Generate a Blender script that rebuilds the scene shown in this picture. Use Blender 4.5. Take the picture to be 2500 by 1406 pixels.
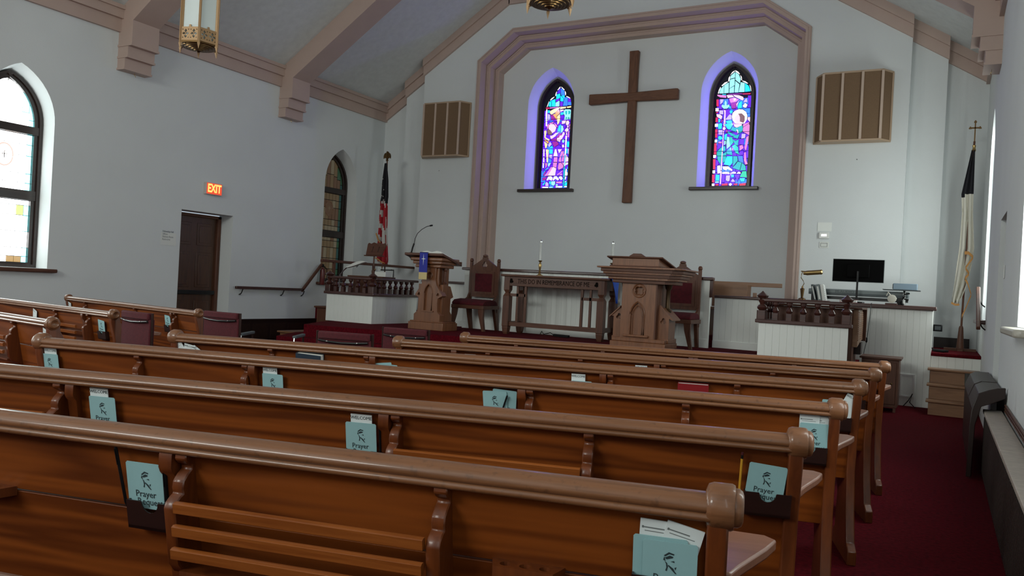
import bpy, math, random
from mathutils import Matrix, Vector, Euler
from mathutils.geometry import tessellate_polygon
random.seed(7)
S = bpy.context.scene
COL = S.collection
R = math.radians
for o in list(bpy.data.objects): bpy.data.objects.remove(o)

# ---------------------------------------------------------------- camera
cam_d = bpy.data.cameras.new('camera'); cam = bpy.data.objects.new('camera', cam_d); COL.objects.link(cam)
cam_d.sensor_width = 36; cam_d.lens = 1946.0 / 2500 * 36
yaw, roll = R(28.41), R(3.1)
right = Vector((math.cos(yaw), math.sin(yaw), 0)); fwd = Vector((-math.sin(yaw), math.cos(yaw), 0)); up = Vector((0, 0, 1))
r2 = right * math.cos(roll) + up * math.sin(roll); u2 = up * math.cos(roll) - right * math.sin(roll)
cam.matrix_world = Matrix(((r2.x, u2.x, -fwd.x, 0), (r2.y, u2.y, -fwd.y, 0), (r2.z, u2.z, -fwd.z, 1.3), (0, 0, 0, 1)))
cam_d.clip_start = .05; cam_d.clip_end = 100
S.camera = cam
# ---------------------------------------------------------------- world, exposure
w = bpy.data.worlds.new('world'); S.world = w; w.use_nodes = True
w.node_tree.nodes['Background'].inputs[0].default_value = (.75, .88, 1, 1)
w.node_tree.nodes['Background'].inputs[1].default_value = .6
S.view_settings.view_transform = 'Standard'; S.view_settings.look = 'None'
S.view_settings.exposure = 0.0; S.view_settings.gamma = 1; S.view_settings.use_curve_mapping = False
# ---------------------------------------------------------------- daylight through the tall side windows
def area(name, loc, rot, sx, sy, power, col):
    l = bpy.data.lights.new(name, 'AREA'); l.shape = 'RECTANGLE'; l.size = sx; l.size_y = sy; l.energy = power; l.color = col
    o = bpy.data.objects.new(name, l); COL.objects.link(o); o.location = loc; o.rotation_euler = rot
    return o
DAY = (.93, 1.0, .955)
LXW, RXW = -10.95, .47
for y, p in ((11.95, 44), (6.17, 62), (2.9, 36), (-.35, 12), (-3.5, 10)):
    area('daylight_right', (RXW + (.24 if y < 10 else .07), y, 2.5), (0, R(90), 0), 2.3, .72, p, DAY)
for y, p in ((2.9, 95), (-.35, 85), (-3.5, 70)):
    area('daylight_left', (LXW - .24, y, 2.5), (0, R(-90), 0), 2.3, .72, p, DAY)
area('daylight_rear', (-5.2, -5.9, 5.2), (R(88), 0, 0), 4.5, 2.0, 420, (.97, 1.0, .95))

# point lamps added just inside the chancel glass, violet glow for the reveals
for x in (-7.03, -3.513):
    for z in (3.6, 4.05, 4.5, 4.95):
        l = bpy.data.lights.new('added_violet_glow', 'POINT'); l.energy = 3.5 if x < -5 else 5.2; l.color = (.16, .10, 1.0); l.shadow_soft_size = 0
        o = bpy.data.objects.new('added_violet_glow', l); COL.objects.link(o); o.location = (x, 14.40, z)

# ---------------------------------------------------------------- materials
MATS = {}
def mat(name, col, rough=.6, metal=0, noise=None, bump=None, emit=None, est=0, coat=0, spec=None, trans=0):
    m = bpy.data.materials.new(name); m.use_nodes = True; nt = m.node_tree; b = nt.nodes['Principled BSDF']
    b.inputs['Base Color'].default_value = (*col, 1); b.inputs['Roughness'].default_value = rough; b.inputs['Metallic'].default_value = metal
    if coat: b.inputs['Coat Weight'].default_value = coat; b.inputs['Coat Roughness'].default_value = .18
    if spec is not None: b.inputs['Specular IOR Level'].default_value = spec
    if trans: b.inputs['Transmission Weight'].default_value = trans
    tc = None
    if noise or bump:
        tc = nt.nodes.new('ShaderNodeTexCoord')
    if noise:                      # (scale, amount)
        n = nt.nodes.new('ShaderNodeTexNoise'); n.inputs['Scale'].default_value = noise[0]; n.inputs['Detail'].default_value = 4
        nt.links.new(tc.outputs['Object'], n.inputs['Vector'])
        r = nt.nodes.new('ShaderNodeMapRange'); r.inputs[1].default_value = .3; r.inputs[2].default_value = .7
        r.inputs[3].default_value = 1 - noise[1]; r.inputs[4].default_value = 1 + noise[1]
        nt.links.new(n.outputs[0], r.inputs[0])
        mx = nt.nodes.new('ShaderNodeVectorMath'); mx.operation = 'SCALE'; mx.inputs[0].default_value = col
        nt.links.new(r.outputs[0], mx.inputs['Scale']); nt.links.new(mx.outputs[0], b.inputs['Base Color'])
    if bump:                       # (scale, strength)
        n2 = nt.nodes.new('ShaderNodeTexNoise'); n2.inputs['Scale'].default_value = bump[0]; n2.inputs['Detail'].default_value = 3
        nt.links.new(tc.outputs['Object'], n2.inputs['Vector'])
        bp = nt.nodes.new('ShaderNodeBump'); bp.inputs['Strength'].default_value = bump[1]; bp.inputs['Distance'].default_value = .01
        nt.links.new(n2.outputs[0], bp.inputs['Height']); nt.links.new(bp.outputs[0], b.inputs['Normal'])
    if emit:
        b.inputs['Emission Color'].default_value = (*emit, 1); b.inputs['Emission Strength'].default_value = est
    MATS[name] = m; return m
def wood(name, c1, c2, rough=.35, scale=(1.2, 14, 14), coat=.3, knots=1.0, axis=0, wear=0, cr=.2, sp=.5, band=(.25, .6, .7, 16)):
    m = bpy.data.materials.new(name); m.use_nodes = True; nt = m.node_tree; b = nt.nodes['Principled BSDF']
    N = nt.nodes.new; Lk = nt.links.new
    tc = N('ShaderNodeTexCoord'); mp = N('ShaderNodeMapping'); sc = list(scale)
    if axis == 2: sc = [scale[1], scale[2], scale[0]]
    mp.inputs['Scale'].default_value = sc
    oi = N('ShaderNodeObjectInfo'); ad = N('ShaderNodeVectorMath'); ad.operation = 'ADD'
    ms = N('ShaderNodeVectorMath'); ms.operation = 'SCALE'; ms.inputs[0].default_value = (7.3, 3.1, 5.7)
    Lk(oi.outputs['Random'], ms.inputs['Scale']); Lk(tc.outputs['Object'], ad.inputs[0]); Lk(ms.outputs[0], ad.inputs[1]); Lk(ad.outputs[0], mp.inputs[0])
    n1 = N('ShaderNodeTexNoise'); n1.inputs['Scale'].default_value = 1.0; n1.inputs['Detail'].default_value = 2; n1.inputs['Distortion'].default_value = .6 * knots
    wv = N('ShaderNodeMath'); wv.operation = 'MULTIPLY'; wv.inputs[1].default_value = band[3]
    sn = N('ShaderNodeMath'); sn.operation = 'SINE'
    n2 = N('ShaderNodeTexNoise'); n2.inputs['Scale'].default_value = 6; n2.inputs['Detail'].default_value = 5
    Lk(mp.outputs[0], n1.inputs['Vector']); Lk(mp.outputs[0], n2.inputs['Vector']); Lk(n1.outputs[0], wv.inputs[0]); Lk(wv.outputs[0], sn.inputs[0])
    m1 = N('ShaderNodeMapRange'); m1.inputs[1].default_value = -1; m1.inputs[2].default_value = 1; m1.inputs[3].default_value = band[0]; m1.inputs[4].default_value = band[1]
    Lk(sn.outputs[0], m1.inputs[0])
    av = N('ShaderNodeMath'); av.operation = 'MULTIPLY_ADD'; av.inputs[1].default_value = band[2]; Lk(n2.outputs[0], av.inputs[0])
    hf = N('ShaderNodeMath'); hf.operation = 'SUBTRACT'; hf.inputs[1].default_value = .28; Lk(m1.outputs[0], hf.inputs[0]); Lk(hf.outputs[0], av.inputs[2])
    mx = N('ShaderNodeMix'); mx.data_type = 'RGBA'; mx.inputs[6].default_value = (*c1, 1); mx.inputs[7].default_value = (*c2, 1)
    Lk(av.outputs[0], mx.inputs[0]); out = mx.outputs[2]
    b.inputs['Roughness'].default_value = rough; b.inputs['Specular IOR Level'].default_value = sp
    if wear:                      # rubbed lighter varnish and small dark dents
        n3 = N('ShaderNodeTexNoise'); n3.inputs['Scale'].default_value = 55; n3.inputs['Detail'].default_value = 3
        Lk(ad.outputs[0], n3.inputs['Vector'])
        m3 = N('ShaderNodeMapRange'); m3.inputs[1].default_value = .60; m3.inputs[2].default_value = .72; m3.inputs[3].default_value = 1; m3.inputs[4].default_value = 1 - wear
        Lk(n3.outputs[0], m3.inputs[0]); sc2 = N('ShaderNodeVectorMath'); sc2.operation = 'SCALE'
        Lk(out, sc2.inputs[0]); Lk(m3.outputs[0], sc2.inputs['Scale']); out = sc2.outputs[0]
    Lk(out, b.inputs['Base Color'])
    b.inputs['Coat Weight'].default_value = coat; b.inputs['Coat Roughness'].default_value = cr
    bp = N('ShaderNodeBump'); bp.inputs['Strength'].default_value = .12; bp.inputs['Distance'].default_value = .003
    Lk(n2.outputs[0], bp.inputs['Height']); Lk(bp.outputs[0], b.inputs['Normal'])
    MATS[name] = m; return m
mat('plaster', (.70, .735, .735), .85, noise=(1.3, .02), bump=(60, .12))
mat('plaster_right', (.70, .735, .735), .85, noise=(1.3, .02), bump=(60, .12))
mat('ceiling_plaster', (.68, .71, .70), .9, noise=(9, .05), bump=(90, .5))
mat('mauve_paint', (.50, .375, .32), .55, noise=(4, .03))
mat('white_board', (.81, .84, .80), .5, noise=(3, .02))
mat('carpet', (.10, .003, .008), .95, noise=(40, .35), bump=(300, .8), spec=.1)
mat('black_wood', (.018, .008, .006), .4)
wood('pew_wood', (.082, .016, .0015), (.255, .063, .008), .5, scale=(.45, 8, 8), coat=.10, knots=.7, sp=.25, band=(.12, .72, .6, 30))
wood('rail_wood', (.12, .046, .017), (.225, .094, .040), .45, scale=(1.5, 30, 30), sp=.35, coat=.5, wear=.3, cr=.11)
wood('pew_dark', (.060, .012, .002), (.17, .040, .006), .42, coat=.3, axis=2)
wood('arm_wood', (.16, .062, .035), (.28, .12, .072), .4, coat=.4)
wood('slat_wood', (.17, .040, .006), (.32, .095, .018), .35, scale=(1.5, 40, 40), coat=.4)
wood('pulpit_wood', (.12, .042, .016), (.25, .098, .040), .4, axis=2)
wood('dark_oak', (.055, .020, .011), (.135, .053, .029), .45, coat=.12, sp=.3)
wood('dark_oak_v', (.06, .022, .013), (.14, .056, .031), .45, axis=2, coat=.12, sp=.3)
wood('mahogany', (.028, .009, .007), (.085, .028, .02), .28, coat=.6)
wood('door_wood', (.035, .012, .005), (.10, .04, .016), .4, axis=2)
wood('frame_wood', (.012, .006, .005), (.035, .017, .012), .35)
wood('cross_wood', (.08, .028, .012), (.19, .078, .035), .55, scale=(1.6, 9, 9), coat=0, knots=2.5, axis=2)
wood('light_oak', (.17, .075, .032), (.28, .14, .065), .45)
wood('holder_wood', (.012, .003, .002), (.022, .006, .004), .45)
mat('maroon_fabric', (.075, .006, .011), .9, noise=(60, .2), bump=(400, .5))
mat('velvet', (.075, .002, .007), .9, noise=(20, .25))
mat('black_metal', (.012, .012, .012), .35, .3)
mat('brown_metal', (.035, .015, .012), .3, .4)
mat('black_plastic', (.006, .006, .007), .45, spec=.2)
mat('grey_plastic', (.16, .19, .19), .45)
mat('dark_grey', (.06, .075, .08), .5)
mat('blue_grey', (.17, .24, .30), .4)
mat('brass', (.48, .34, .14), .28, 1)
mat('bronze', (.16, .095, .04), .35, 1)
mat('dark_bronze', (.07, .042, .02), .45, .7)
mat('letter_black', (.006, .004, .003), .9, spec=.1)
mat('gold_paint', (.40, .25, .125), .45, .35)
mat('steel', (.6, .62, .62), .2, 1)
mat('lamp_glass', (.66, .74, .73), .35)
mat('clear_wax', (.72, .75, .73), .25, trans=.25)
mat('speaker_cloth', (.20, .125, .07), .9, noise=(200, .15))
mat('tan_paint', (.46, .33, .22), .5)
mat('peach_paint', (.56, .43, .34), .5)
mat('card_blue', (.28, .48, .50), .8)
mat('card_back', (.22, .40, .43), .8)
mat('card_white', (.72, .78, .78), .8)
mat('ink', (.02, .035, .04), .8)
mat('grey_ink', (.16, .18, .18), .8)
mat('paper', (.74, .76, .72), .8)
mat('yellow', (.62, .32, .03), .4)
mat('red_cover', (.22, .008, .012), .5)
mat('navy_cover', (.02, .035, .055), .5)
mat('white_plastic', (.75, .76, .73), .4)
mat('red_plastic', (.11, .010, .008), .3)
mat('royal_blue', (.012, .022, .32), .6)
mat('bright_blue', (.015, .09, .52), .6)
mat('gold_cloth', (.62, .49, .22), .5)
mat('fringe', (.50, .24, .07), .8, bump=(150, .6))
mat('flag_navy', (.008, .008, .012), .85); mat('flag_red', (.36, .012, .02), .8); mat('flag_white', (.52, .50, .47), .8)
mat('cream_cloth', (.62, .60, .52), .8)
mat('stone', (.44, .385, .335), .5, noise=(25, .12))
mat('bench_top', (.03, .018, .015), .45)
mat('grille', (.035, .024, .02), .5, .3)
mat('marble_sill', (.40, .38, .33), .4)
mat('lead', (.006, .005, .012), .6)
mat('exit_face', (.4, .03, .01), .5, emit=(1.0, .10, .04), est=.75)
mat('exit_text', (1, .6, .2), .5, emit=(1.0, .42, .09), est=1.7)
mat('exit_case', (.55, .5, .48), .5)
mat('screen', (.002, .002, .002), .6, spec=.05)
GC = dict(W=(1, .95, 1, 1.25), C=(.0, .50, .95, 1.4), B=(.015, .10, .80, 2.2), N=(.05, .012, .55, 1.3), V=(.065, .003, .55, 2.0), L=(.34, .28, .88, 1.5), P=(.80, .24, .68, .8), M=(.55, .02, .45, .55),
          K=(1, .62, .76, .95), Y=(1, .78, .36, 1.0), O=(.85, .45, .05, .85), R=(.85, .01, .10, .7), T=(.0, .42, .42, 1.0), G=(.0, .55, .33, 1.0), A=(.30, .85, .90, 1.0), H=(.25, .12, .08, .7))
for k, (a, b_, c, e) in GC.items():
    mat('glass_' + k, (.05, .05, .06), .25, emit=(a, b_, c), est=e * 1.35)
# opalescent nave glass: the bright window near the camera and the dim one by the stairs
for nm, c, e in (('pale', (.93, 1, 1), 5.2), ('warm', (1, .94, .86), 4.8), ('aqua', (.25, .85, .90), 3.4), ('amber', (.55, .30, .05), .9), ('rose', (.75, .45, .38), 1.3), ('leaf', (.55, .62, .18), 1.4)):
    mat('day_' + nm, (.3, .3, .3), .3, emit=c, est=e)
for nm, c, e in (('tan', (.30, .20, .09), .17), ('beige', (.34, .28, .17), .2), ('brown', (.20, .10, .045), .2), ('green', (.03, .12, .055), .22), ('teal', (.01, .055, .05), .4), ('grey', (.20, .22, .19), .30)):
    mat('dusk_' + nm, (.05, .05, .05), .3, emit=c, est=e)

# ---------------------------------------------------------------- mesh helpers
class MB:
    def __init__(s): s.v = []; s.f = []; s.mi = []; s.M = None; s.cur = 0
    def add(s, vs, fs):
        n = len(s.v)
        s.v += [tuple(s.M @ Vector(p)) if s.M else tuple(p) for p in vs]
        s.f += [tuple(i + n for i in f) for f in fs]; s.mi += [s.cur] * len(fs); return s
    def box(s, x0, x1, y0, y1, z0, z1, b=0):
        if b:
            P = [(x0 + b, y0), (x1 - b, y0), (x1, y0 + b), (x1, y1 - b), (x1 - b, y1), (x0 + b, y1), (x0, y1 - b), (x0, y0 + b)]
            return s.prism(P, 'z', z0, z1)
        return s.add([(x0, y0, z0), (x1, y0, z0), (x1, y1, z0), (x0, y1, z0), (x0, y0, z1), (x1, y0, z1), (x1, y1, z1), (x0, y1, z1)],
                     [(3, 2, 1, 0), (4, 5, 6, 7), (0, 1, 5, 4), (1, 2, 6, 5), (2, 3, 7, 6), (3, 0, 4, 7)])
    def prism(s, P, ax, a, b):
        n = len(P)
        f = {'x': lambda p, t: (t, p[0], p[1]), 'y': lambda p, t: (p[0], t, p[1]), 'z': lambda p, t: (p[0], p[1], t)}[ax]
        vs = [f(p, a) for p in P] + [f(p, b) for p in P]
        return s.add(vs, [tuple(range(n))[::-1], tuple(range(n, 2 * n))] + [(i, (i + 1) % n, n + (i + 1) % n, n + i) for i in range(n)])
    def lathe(s, prof, cx=0, cy=0, n=16, cz=0):
        vs = []; fs = []
        for r, z in prof: vs += [(cx + r * math.cos(2 * math.pi * k / n), cy + r * math.sin(2 * math.pi * k / n), cz + z) for k in range(n)]
        for i in range(len(prof) - 1):
            for k in range(n):
                fs.append((i * n + k, i * n + (k + 1) % n, (i + 1) * n + (k + 1) % n, (i + 1) * n + k))
        fs += [tuple(range(n))[::-1], tuple(range((len(prof) - 1) * n, len(prof) * n))]
        return s.add(vs, fs)
    def tube(s, pts, r, n=8, closed=False):
        pts = [Vector(p) for p in pts]; vs = []; fs = []; m = len(pts)
        for i, p in enumerate(pts):
            a = pts[(i - 1) % m] if (closed or i > 0) else p; b = pts[(i + 1) % m] if (closed or i < m - 1) else p
            t = (b - a).normalized(); u = t.cross(Vector((0, 0, 1)))
            if u.length < .01: u = t.cross(Vector((1, 0, 0)))
            u.normalize(); w_ = t.cross(u); rr = r[i] if isinstance(r, (list, tuple)) else r
            vs += [tuple(p + u * rr * math.cos(2 * math.pi * k / n) + w_ * rr * math.sin(2 * math.pi * k / n)) for k in range(n)]
        for i in range(m if closed else m - 1):
            j = (i + 1) % m
            fs += [(i * n + k, i * n + (k + 1) % n, j * n + (k + 1) % n, j * n + k) for k in range(n)]
        if not closed: fs += [tuple(range(n))[::-1], tuple(range((m - 1) * n, m * n))]
        return s.add(vs, fs)
    def plate(s, outer, holes=(), y0=0, y1=.02, backs=None, y1h=None):
        """flat plate in local XZ with real holes; holes may narrow towards the back (splayed reveals)"""
        backs = backs or holes
        for lst, y, flip in (([outer] + list(holes), y0, False), ([outer] + list(backs), y1, True)):
            tri = tessellate_polygon([[Vector((p[0], p[1], 0)) for p in pl] for pl in lst])
            flat = [(p[0], y, p[1]) for pl in lst for p in pl]
            s.add(flat, [tuple(t) for t in tri])
        n = len(outer)
        s.add([(p[0], y0, p[1]) for p in outer] + [(p[0], y1, p[1]) for p in outer], [(i, (i + 1) % n, n + (i + 1) % n, n + i) for i in range(n)])
        for h, bk in zip(holes, backs):
            n = len(h)
            s.add([(p[0], y0, p[1]) for p in h] + [(p[0], y1, p[1]) for p in bk], [(i, (i + 1) % n, n + (i + 1) % n, n + i) for i in range(n)])
        return s
    def mesh(s, name, mats, smooth=35):
        me = bpy.data.meshes.new(name); me.from_pydata(s.v, [], s.f)
        for m in (mats if isinstance(mats, (list, tuple)) else [mats]): me.materials.append(MATS[m])
        me.polygons.foreach_set('material_index', s.mi)
        if smooth:
            me.polygons.foreach_set('use_smooth', [True] * len(s.f)); me.set_sharp_from_angle(angle=R(smooth))
        me.validate(); me.update(); return me
def fixn(me):
    import bmesh
    b = bmesh.new(); b.from_mesh(me); bmesh.ops.recalc_face_normals(b, faces=b.faces); b.to_mesh(me); b.free()
def obj(name, mb, m, parent=None, loc=None, rot=None, bev=0, smooth=35):
    me = mb if isinstance(mb, bpy.types.Mesh) else mb.mesh(name, m, smooth)
    if not isinstance(mb, bpy.types.Mesh): fixn(me)
    o = bpy.data.objects.new(name, me); COL.objects.link(o)
    if parent: o.parent = parent
    if loc: o.location = loc
    if rot: o.rotation_euler = rot
    if bev:
        md = o.modifiers.new('edge', 'BEVEL'); md.width = bev; md.segments = 2; md.limit_method = 'ANGLE'; md.angle_limit = R(40); md.harden_normals = False
    return o
def tag(o, label, cat, group=None):
    o['label'] = label; o['category'] = cat
    if group: o['group'] = group
    return o
def thing(name, label, cat, loc=(0, 0, 0), rz=0, group=None):
    o = bpy.data.objects.new(name, None); o.empty_display_size = .1; COL.objects.link(o); o.location = loc; o.rotation_euler = (0, 0, rz)
    return tag(o, label, cat, group)
def struct(o): o['kind'] = 'structure'; return o
def box(x0, x1, y0, y1, z0, z1): return MB().box(x0, x1, y0, y1, z0, z1)
def dup(root, loc, rz, label, group=None):
    r = root.copy(); COL.objects.link(r); r.location = loc; r.rotation_euler = (0, 0, rz); r['label'] = label
    if group: r['group'] = group
    def rec(a, b):
        for ch in list(a.children):
            c = ch.copy(); COL.objects.link(c); c.parent = b; rec(ch, c)
    rec(root, r); return r
def text(name, body, size, m, parent=None, loc=(0, 0, 0), rot=(R(90), 0, 0), align='CENTER', ext=.0006, off=0, sx=1.0, space=1.0, line=1.0):
    c = bpy.data.curves.new(name, 'FONT'); c.body = body; c.size = size; c.extrude = ext; c.offset = off; c.align_x = align; c.align_y = 'CENTER'; c.resolution_u = 2
    c.space_character = space; c.space_line = line
    t = bpy.data.objects.new(name, c); COL.objects.link(t); bpy.context.view_layer.update()
    me = bpy.data.meshes.new_from_object(t); me.materials.clear(); me.materials.append(MATS[m])
    bpy.data.objects.remove(t)
    if sx != 1: me.transform(Matrix.Diagonal((sx, 1, 1, 1)))
    o = bpy.data.objects.new(name, me); COL.objects.link(o); o.location = loc; o.rotation_euler = rot
    if parent: o.parent = parent
    return o
def arch(hw, spring, peak, bottom, n=10, cx=0):
    h = peak - spring; c = (h * h - hw * hw) / (2 * hw); r = hw + c; a1 = math.atan2(h, c)
    Rr = [(-c + r * math.cos(a1 * i / n), spring + r * math.sin(a1 * i / n)) for i in range(n + 1)]; Rr[-1] = (0, peak)
    return [(cx + x, z) for x, z in [(hw, bottom)] + Rr + [(-x, z) for x, z in Rr[-2::-1]] + [(-hw, bottom)]]

# ================================================================ SETTING
def zcl(x): return min(7.2, 5.12 + .645 * (x - LXW), 5.12 + .645 * (RXW - x))
def wall(name, mb, loc=(0, 0, 0), rz=0, m='plaster'):
    return struct(obj(name, mb, m, loc=loc, rot=(0, 0, rz), smooth=25))
# floor (nave level), left choir stair area and platform
wall('floor', box(-11.3, .8, -6.2, 14.5, -.1, 0), m='carpet')
def rect(x0, x1, z0, z1): return [(x0, z0), (x1, z0), (x1, z1), (x0, z1)]
SIDE = dict(hw=.49, spring=3.23, peak=3.95, bottom=1.22)
SIDEB = dict(hw=.475, spring=3.22, peak=3.87, bottom=1.22)
lw = [6.17, 12.66, 2.9, -.35, -3.5]
wall('wall_left', MB().plate([(-6, 0), (8.82, 0), (8.82, 2.29), (9.89, 2.29), (9.89, 0), (14.1, 0), (14.1, 5.14), (-6, 5.14)],
     [arch(cx=y, **SIDE) for y in lw], 0, .34, [arch(cx=y, **SIDEB) for y in lw]), (LXW, 0, 0), R(90))
rw = [-11.95, -6.17, -2.9, .35, 3.5]
wall('wall_right', MB().plate([(-14.1, 0), (-9.3, 0), (-9.3, 2.24), (-8.45, 2.24), (-8.45, 0), (6, 0), (6, 5.14), (-14.1, 5.14)],
     [arch(cx=y, **SIDE) for y in rw], 0, .34, [arch(cx=y, **SIDEB) for y in rw]), (RXW, 0, 0), R(-90), m='plaster_right')
CX = -5.24
def apath(o):                       # octagonal chancel arch, offset inwards by o
    return [(-8.40 + o, .5), (-8.40 + o, 5.80 - .504 * o), (-7.63 + o * .33, 6.37 - o), (2 * CX + 7.63 - o * .33, 6.37 - o), (2 * CX + 8.40 - o, 5.80 - .504 * o), (2 * CX + 8.40 - o, .5)]
P = [(-9.68, 0), (-8.38, 0)] + apath(.02)[0:] + [(2 * CX + 8.38, 0), (-.6, 0), (-.6, zcl(-.6)), (-2.75, 7.2), (-7.73, 7.2), (-9.68, zcl(-9.68))]
wf = wall('wall_front', MB().plate(P, [], 0, .3), (0, 13.6, 0))
AW = [-7.03, -3.513]
AO = dict(hw=.506, spring=5.0, peak=5.716, bottom=3.30); AI = dict(hw=.385, spring=4.97, peak=5.56, bottom=3.30)
wall('wall_alcove', MB().plate(rect(-8.4, -2.1, 0, 6.4), [arch(cx=x, **AO) for x in AW], 0, .34, [arch(cx=x, **AI) for x in AW]), (0, 14.2, 0))
for nm, a, b, y in (('wall_recess', -10.26, -9.66, 13.8), ('wall_recess', -11.0, -10.24, 14.0), ('wall_recess', -.62, -.1, 13.8), ('wall_recess', -.12, .5, 14.0)):
    wall(nm, MB().plate([(a, 0), (b, 0), (b, zcl(b)), (a, zcl(a))], [], 0, .25), (0, y, 0))
wall('wall_back', box(-11.3, .8, -6.3, -6.1, 0, 7.3))
# ceiling
def slab(a, b): return MB().prism([(a, zcl(a)), (b, zcl(b)), (b, zcl(b) + .12), (a, zcl(a) + .12)], 'y', -6.2, 14.5)
wall('ceiling', slab(-10.98, -7.725), m='ceiling_plaster'); wall('ceiling', slab(-7.725, -2.755), m='ceiling_plaster'); wall('ceiling', slab(-2.755, .5), m='ceiling_plaster')
# cornices
tn = [0]
def trim(mb, m='mauve_paint', label=None):
    tn[0] += 1; o = struct(obj('trim_%d' % tn[0], mb, m, smooth=25)); return o
for sgn, wx in ((1, LXW), (-1, RXW)):
    c = MB()
    for d, z0, z1 in ((.05, 4.78, 4.97), (.10, 4.97, 5.10), (.13, 5.10, 5.16)):
        x = sorted((wx, wx + sgn * d)); c.box(x[0], x[1], -6.1, 14.0, z0, z1)
    trim(c)
def rake(a, b, y):
    m = MB()
    for d, o0, o1 in ((.05, .34, .15), (.09, .15, .0)):
        m.prism([(a, zcl(a) - o0), (b, zcl(b) - o0), (b, zcl(b) - o1 + .02), (a, zcl(a) - o1 + .02)], 'y', y - d, y)
    return m
for a, b, y in ((-10.90, -10.25, 14.0), (-10.27, -9.66, 13.8), (-9.69, -7.73, 13.6), (-7.75, -2.73, 13.6), (-2.75, -.59, 13.6), (-.61, -.09, 13.8), (-.12, .42, 14.0)):
    trim(rake(a, b, y))
for k in range(3):                  # three receding bands of the chancel arch
    a = apath(.09 * k); b = apath(.09 * (k + 1))
    trim(MB().prism(a + b[::-1], 'y', 13.6 + .2 * k - (.035 if k == 0 else 0), 14.21 + .01 * k))
    a = apath(.09 * k + .012); b = apath(.09 * k + .034)
    trim(MB().prism(a + b[::-1], 'y', 13.6 + .2 * k - (.05 if k == 0 else .015), 13.6 + .2 * k + .01))
# roof beams with stepped corbels
def beam(yc, sgn):
    wx = LXW if sgn > 0 else RXW; m = MB(); y0, y1 = yc - .225, yc + .225
    def X(d): return wx + sgn * d
    pts = [(X(.0), 4.22), (X(.17), 4.22), (X(.17), 4.38), (X(.19), 4.40), (X(.23), 4.40), (X(.23), 4.56), (X(.25), 4.58), (X(.31), 4.58), (X(.31), 4.93), (X(3.22), 6.82), (X(3.22), 7.22), (X(0), 5.14)]
    m.prism(pts, 'y', y0, y1)
    for z, d in ((4.23, .18), (4.40, .24), (4.57, .32)):
        m.prism([(X(0), z - .012), (X(d), z - .012), (X(d), z + .018), (X(0), z + .018)], 'y', y0 - .012, y1 + .012)
    o = trim(m)
    h = obj('hook', MB().tube([(X(.09), yc, 4.22), (X(.09), yc, 4.19), (X(.105), yc + .01, 4.175), (X(.09), yc + .02, 4.165)], .004, 6), 'brass'); h.parent = o
for yc in (1.2, 4.5, 7.775, 11.05):
    beam(yc, 1); beam(yc, -1)
    trim(box(-7.75, -2.73, yc - .225, yc + .225, 6.82, 7.2))
# dark wainscot on the left wall, skirting at the right
wl = struct(obj('baseboard_left', box(LXW, LXW + .03, -6, 8.8, 0, .46), 'black_wood')); obj('cap', box(LXW, LXW + .05, -6, 8.8, .46, .49), 'black_wood', wl)
wl = struct(obj('baseboard_left', box(LXW, LXW + .03, 9.91, 12.25, 0, .46), 'black_wood')); obj('cap', box(LXW, LXW + .05, 9.91, 12.25, .46, .49), 'black_wood', wl)
for k in range(5):
    obj('panel', box(LXW + .03, LXW + .036, 10.0 + k * .44, 10.38 + k * .44, .06, .4), 'frame_wood', wl)
struct(obj('baseboard_right', box(-.1, .38, 13.97, 13.995, .74, .90), 'black_wood'))

# ---------------------------------------------------------------- windows
def outline_strip(mb, P, wd, y0, y1):
    """frame following an arch outline, closed along the bottom"""
    n = len(P); cx = sum(p[0] for p in P) / n
    I = []
    zb = min(p[1] for p in P); zt = max(p[1] for p in P)
    for x, z in P:
        s = (abs(x - cx) - wd) / max(abs(x - cx), 1e-6)
        nz = z
        if z == zb: nz = z + wd
        elif z == zt: nz = z - wd * 1.5
        else: nz = z - wd * .35 * max(0, (z - (zt - .75)) / .75)
        I.append((cx + (x - cx) * s if z != zt else cx, nz))
    mb.add([(x, y0, z) for x, z in P] + [(x, y0, z) for x, z in I] + [(x, y1, z) for x, z in P] + [(x, y1, z) for x, z in I],
           [(i, (i + 1) % n, n + (i + 1) % n, n + i) for i in range(n)] + [(2 * n + i, 2 * n + (i + 1) % n, 3 * n + (i + 1) % n, 3 * n + i) for i in range(n)]
           + [(i, (i + 1) % n, 2 * n + (i + 1) % n, 2 * n + i) for i in range(n)] + [(n + i, n + (i + 1) % n, 3 * n + (i + 1) % n, 3 * n + i) for i in range(n)])
    return I
def clip_arch(x, hw, spring, peak):     # height of arch above x
    h = peak - spring; c = (h * h - hw * hw) / (2 * hw); r = hw + c
    t = r * r - (abs(x) + c) ** 2
    return spring + math.sqrt(max(t, 0))
wn = [0]
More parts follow.
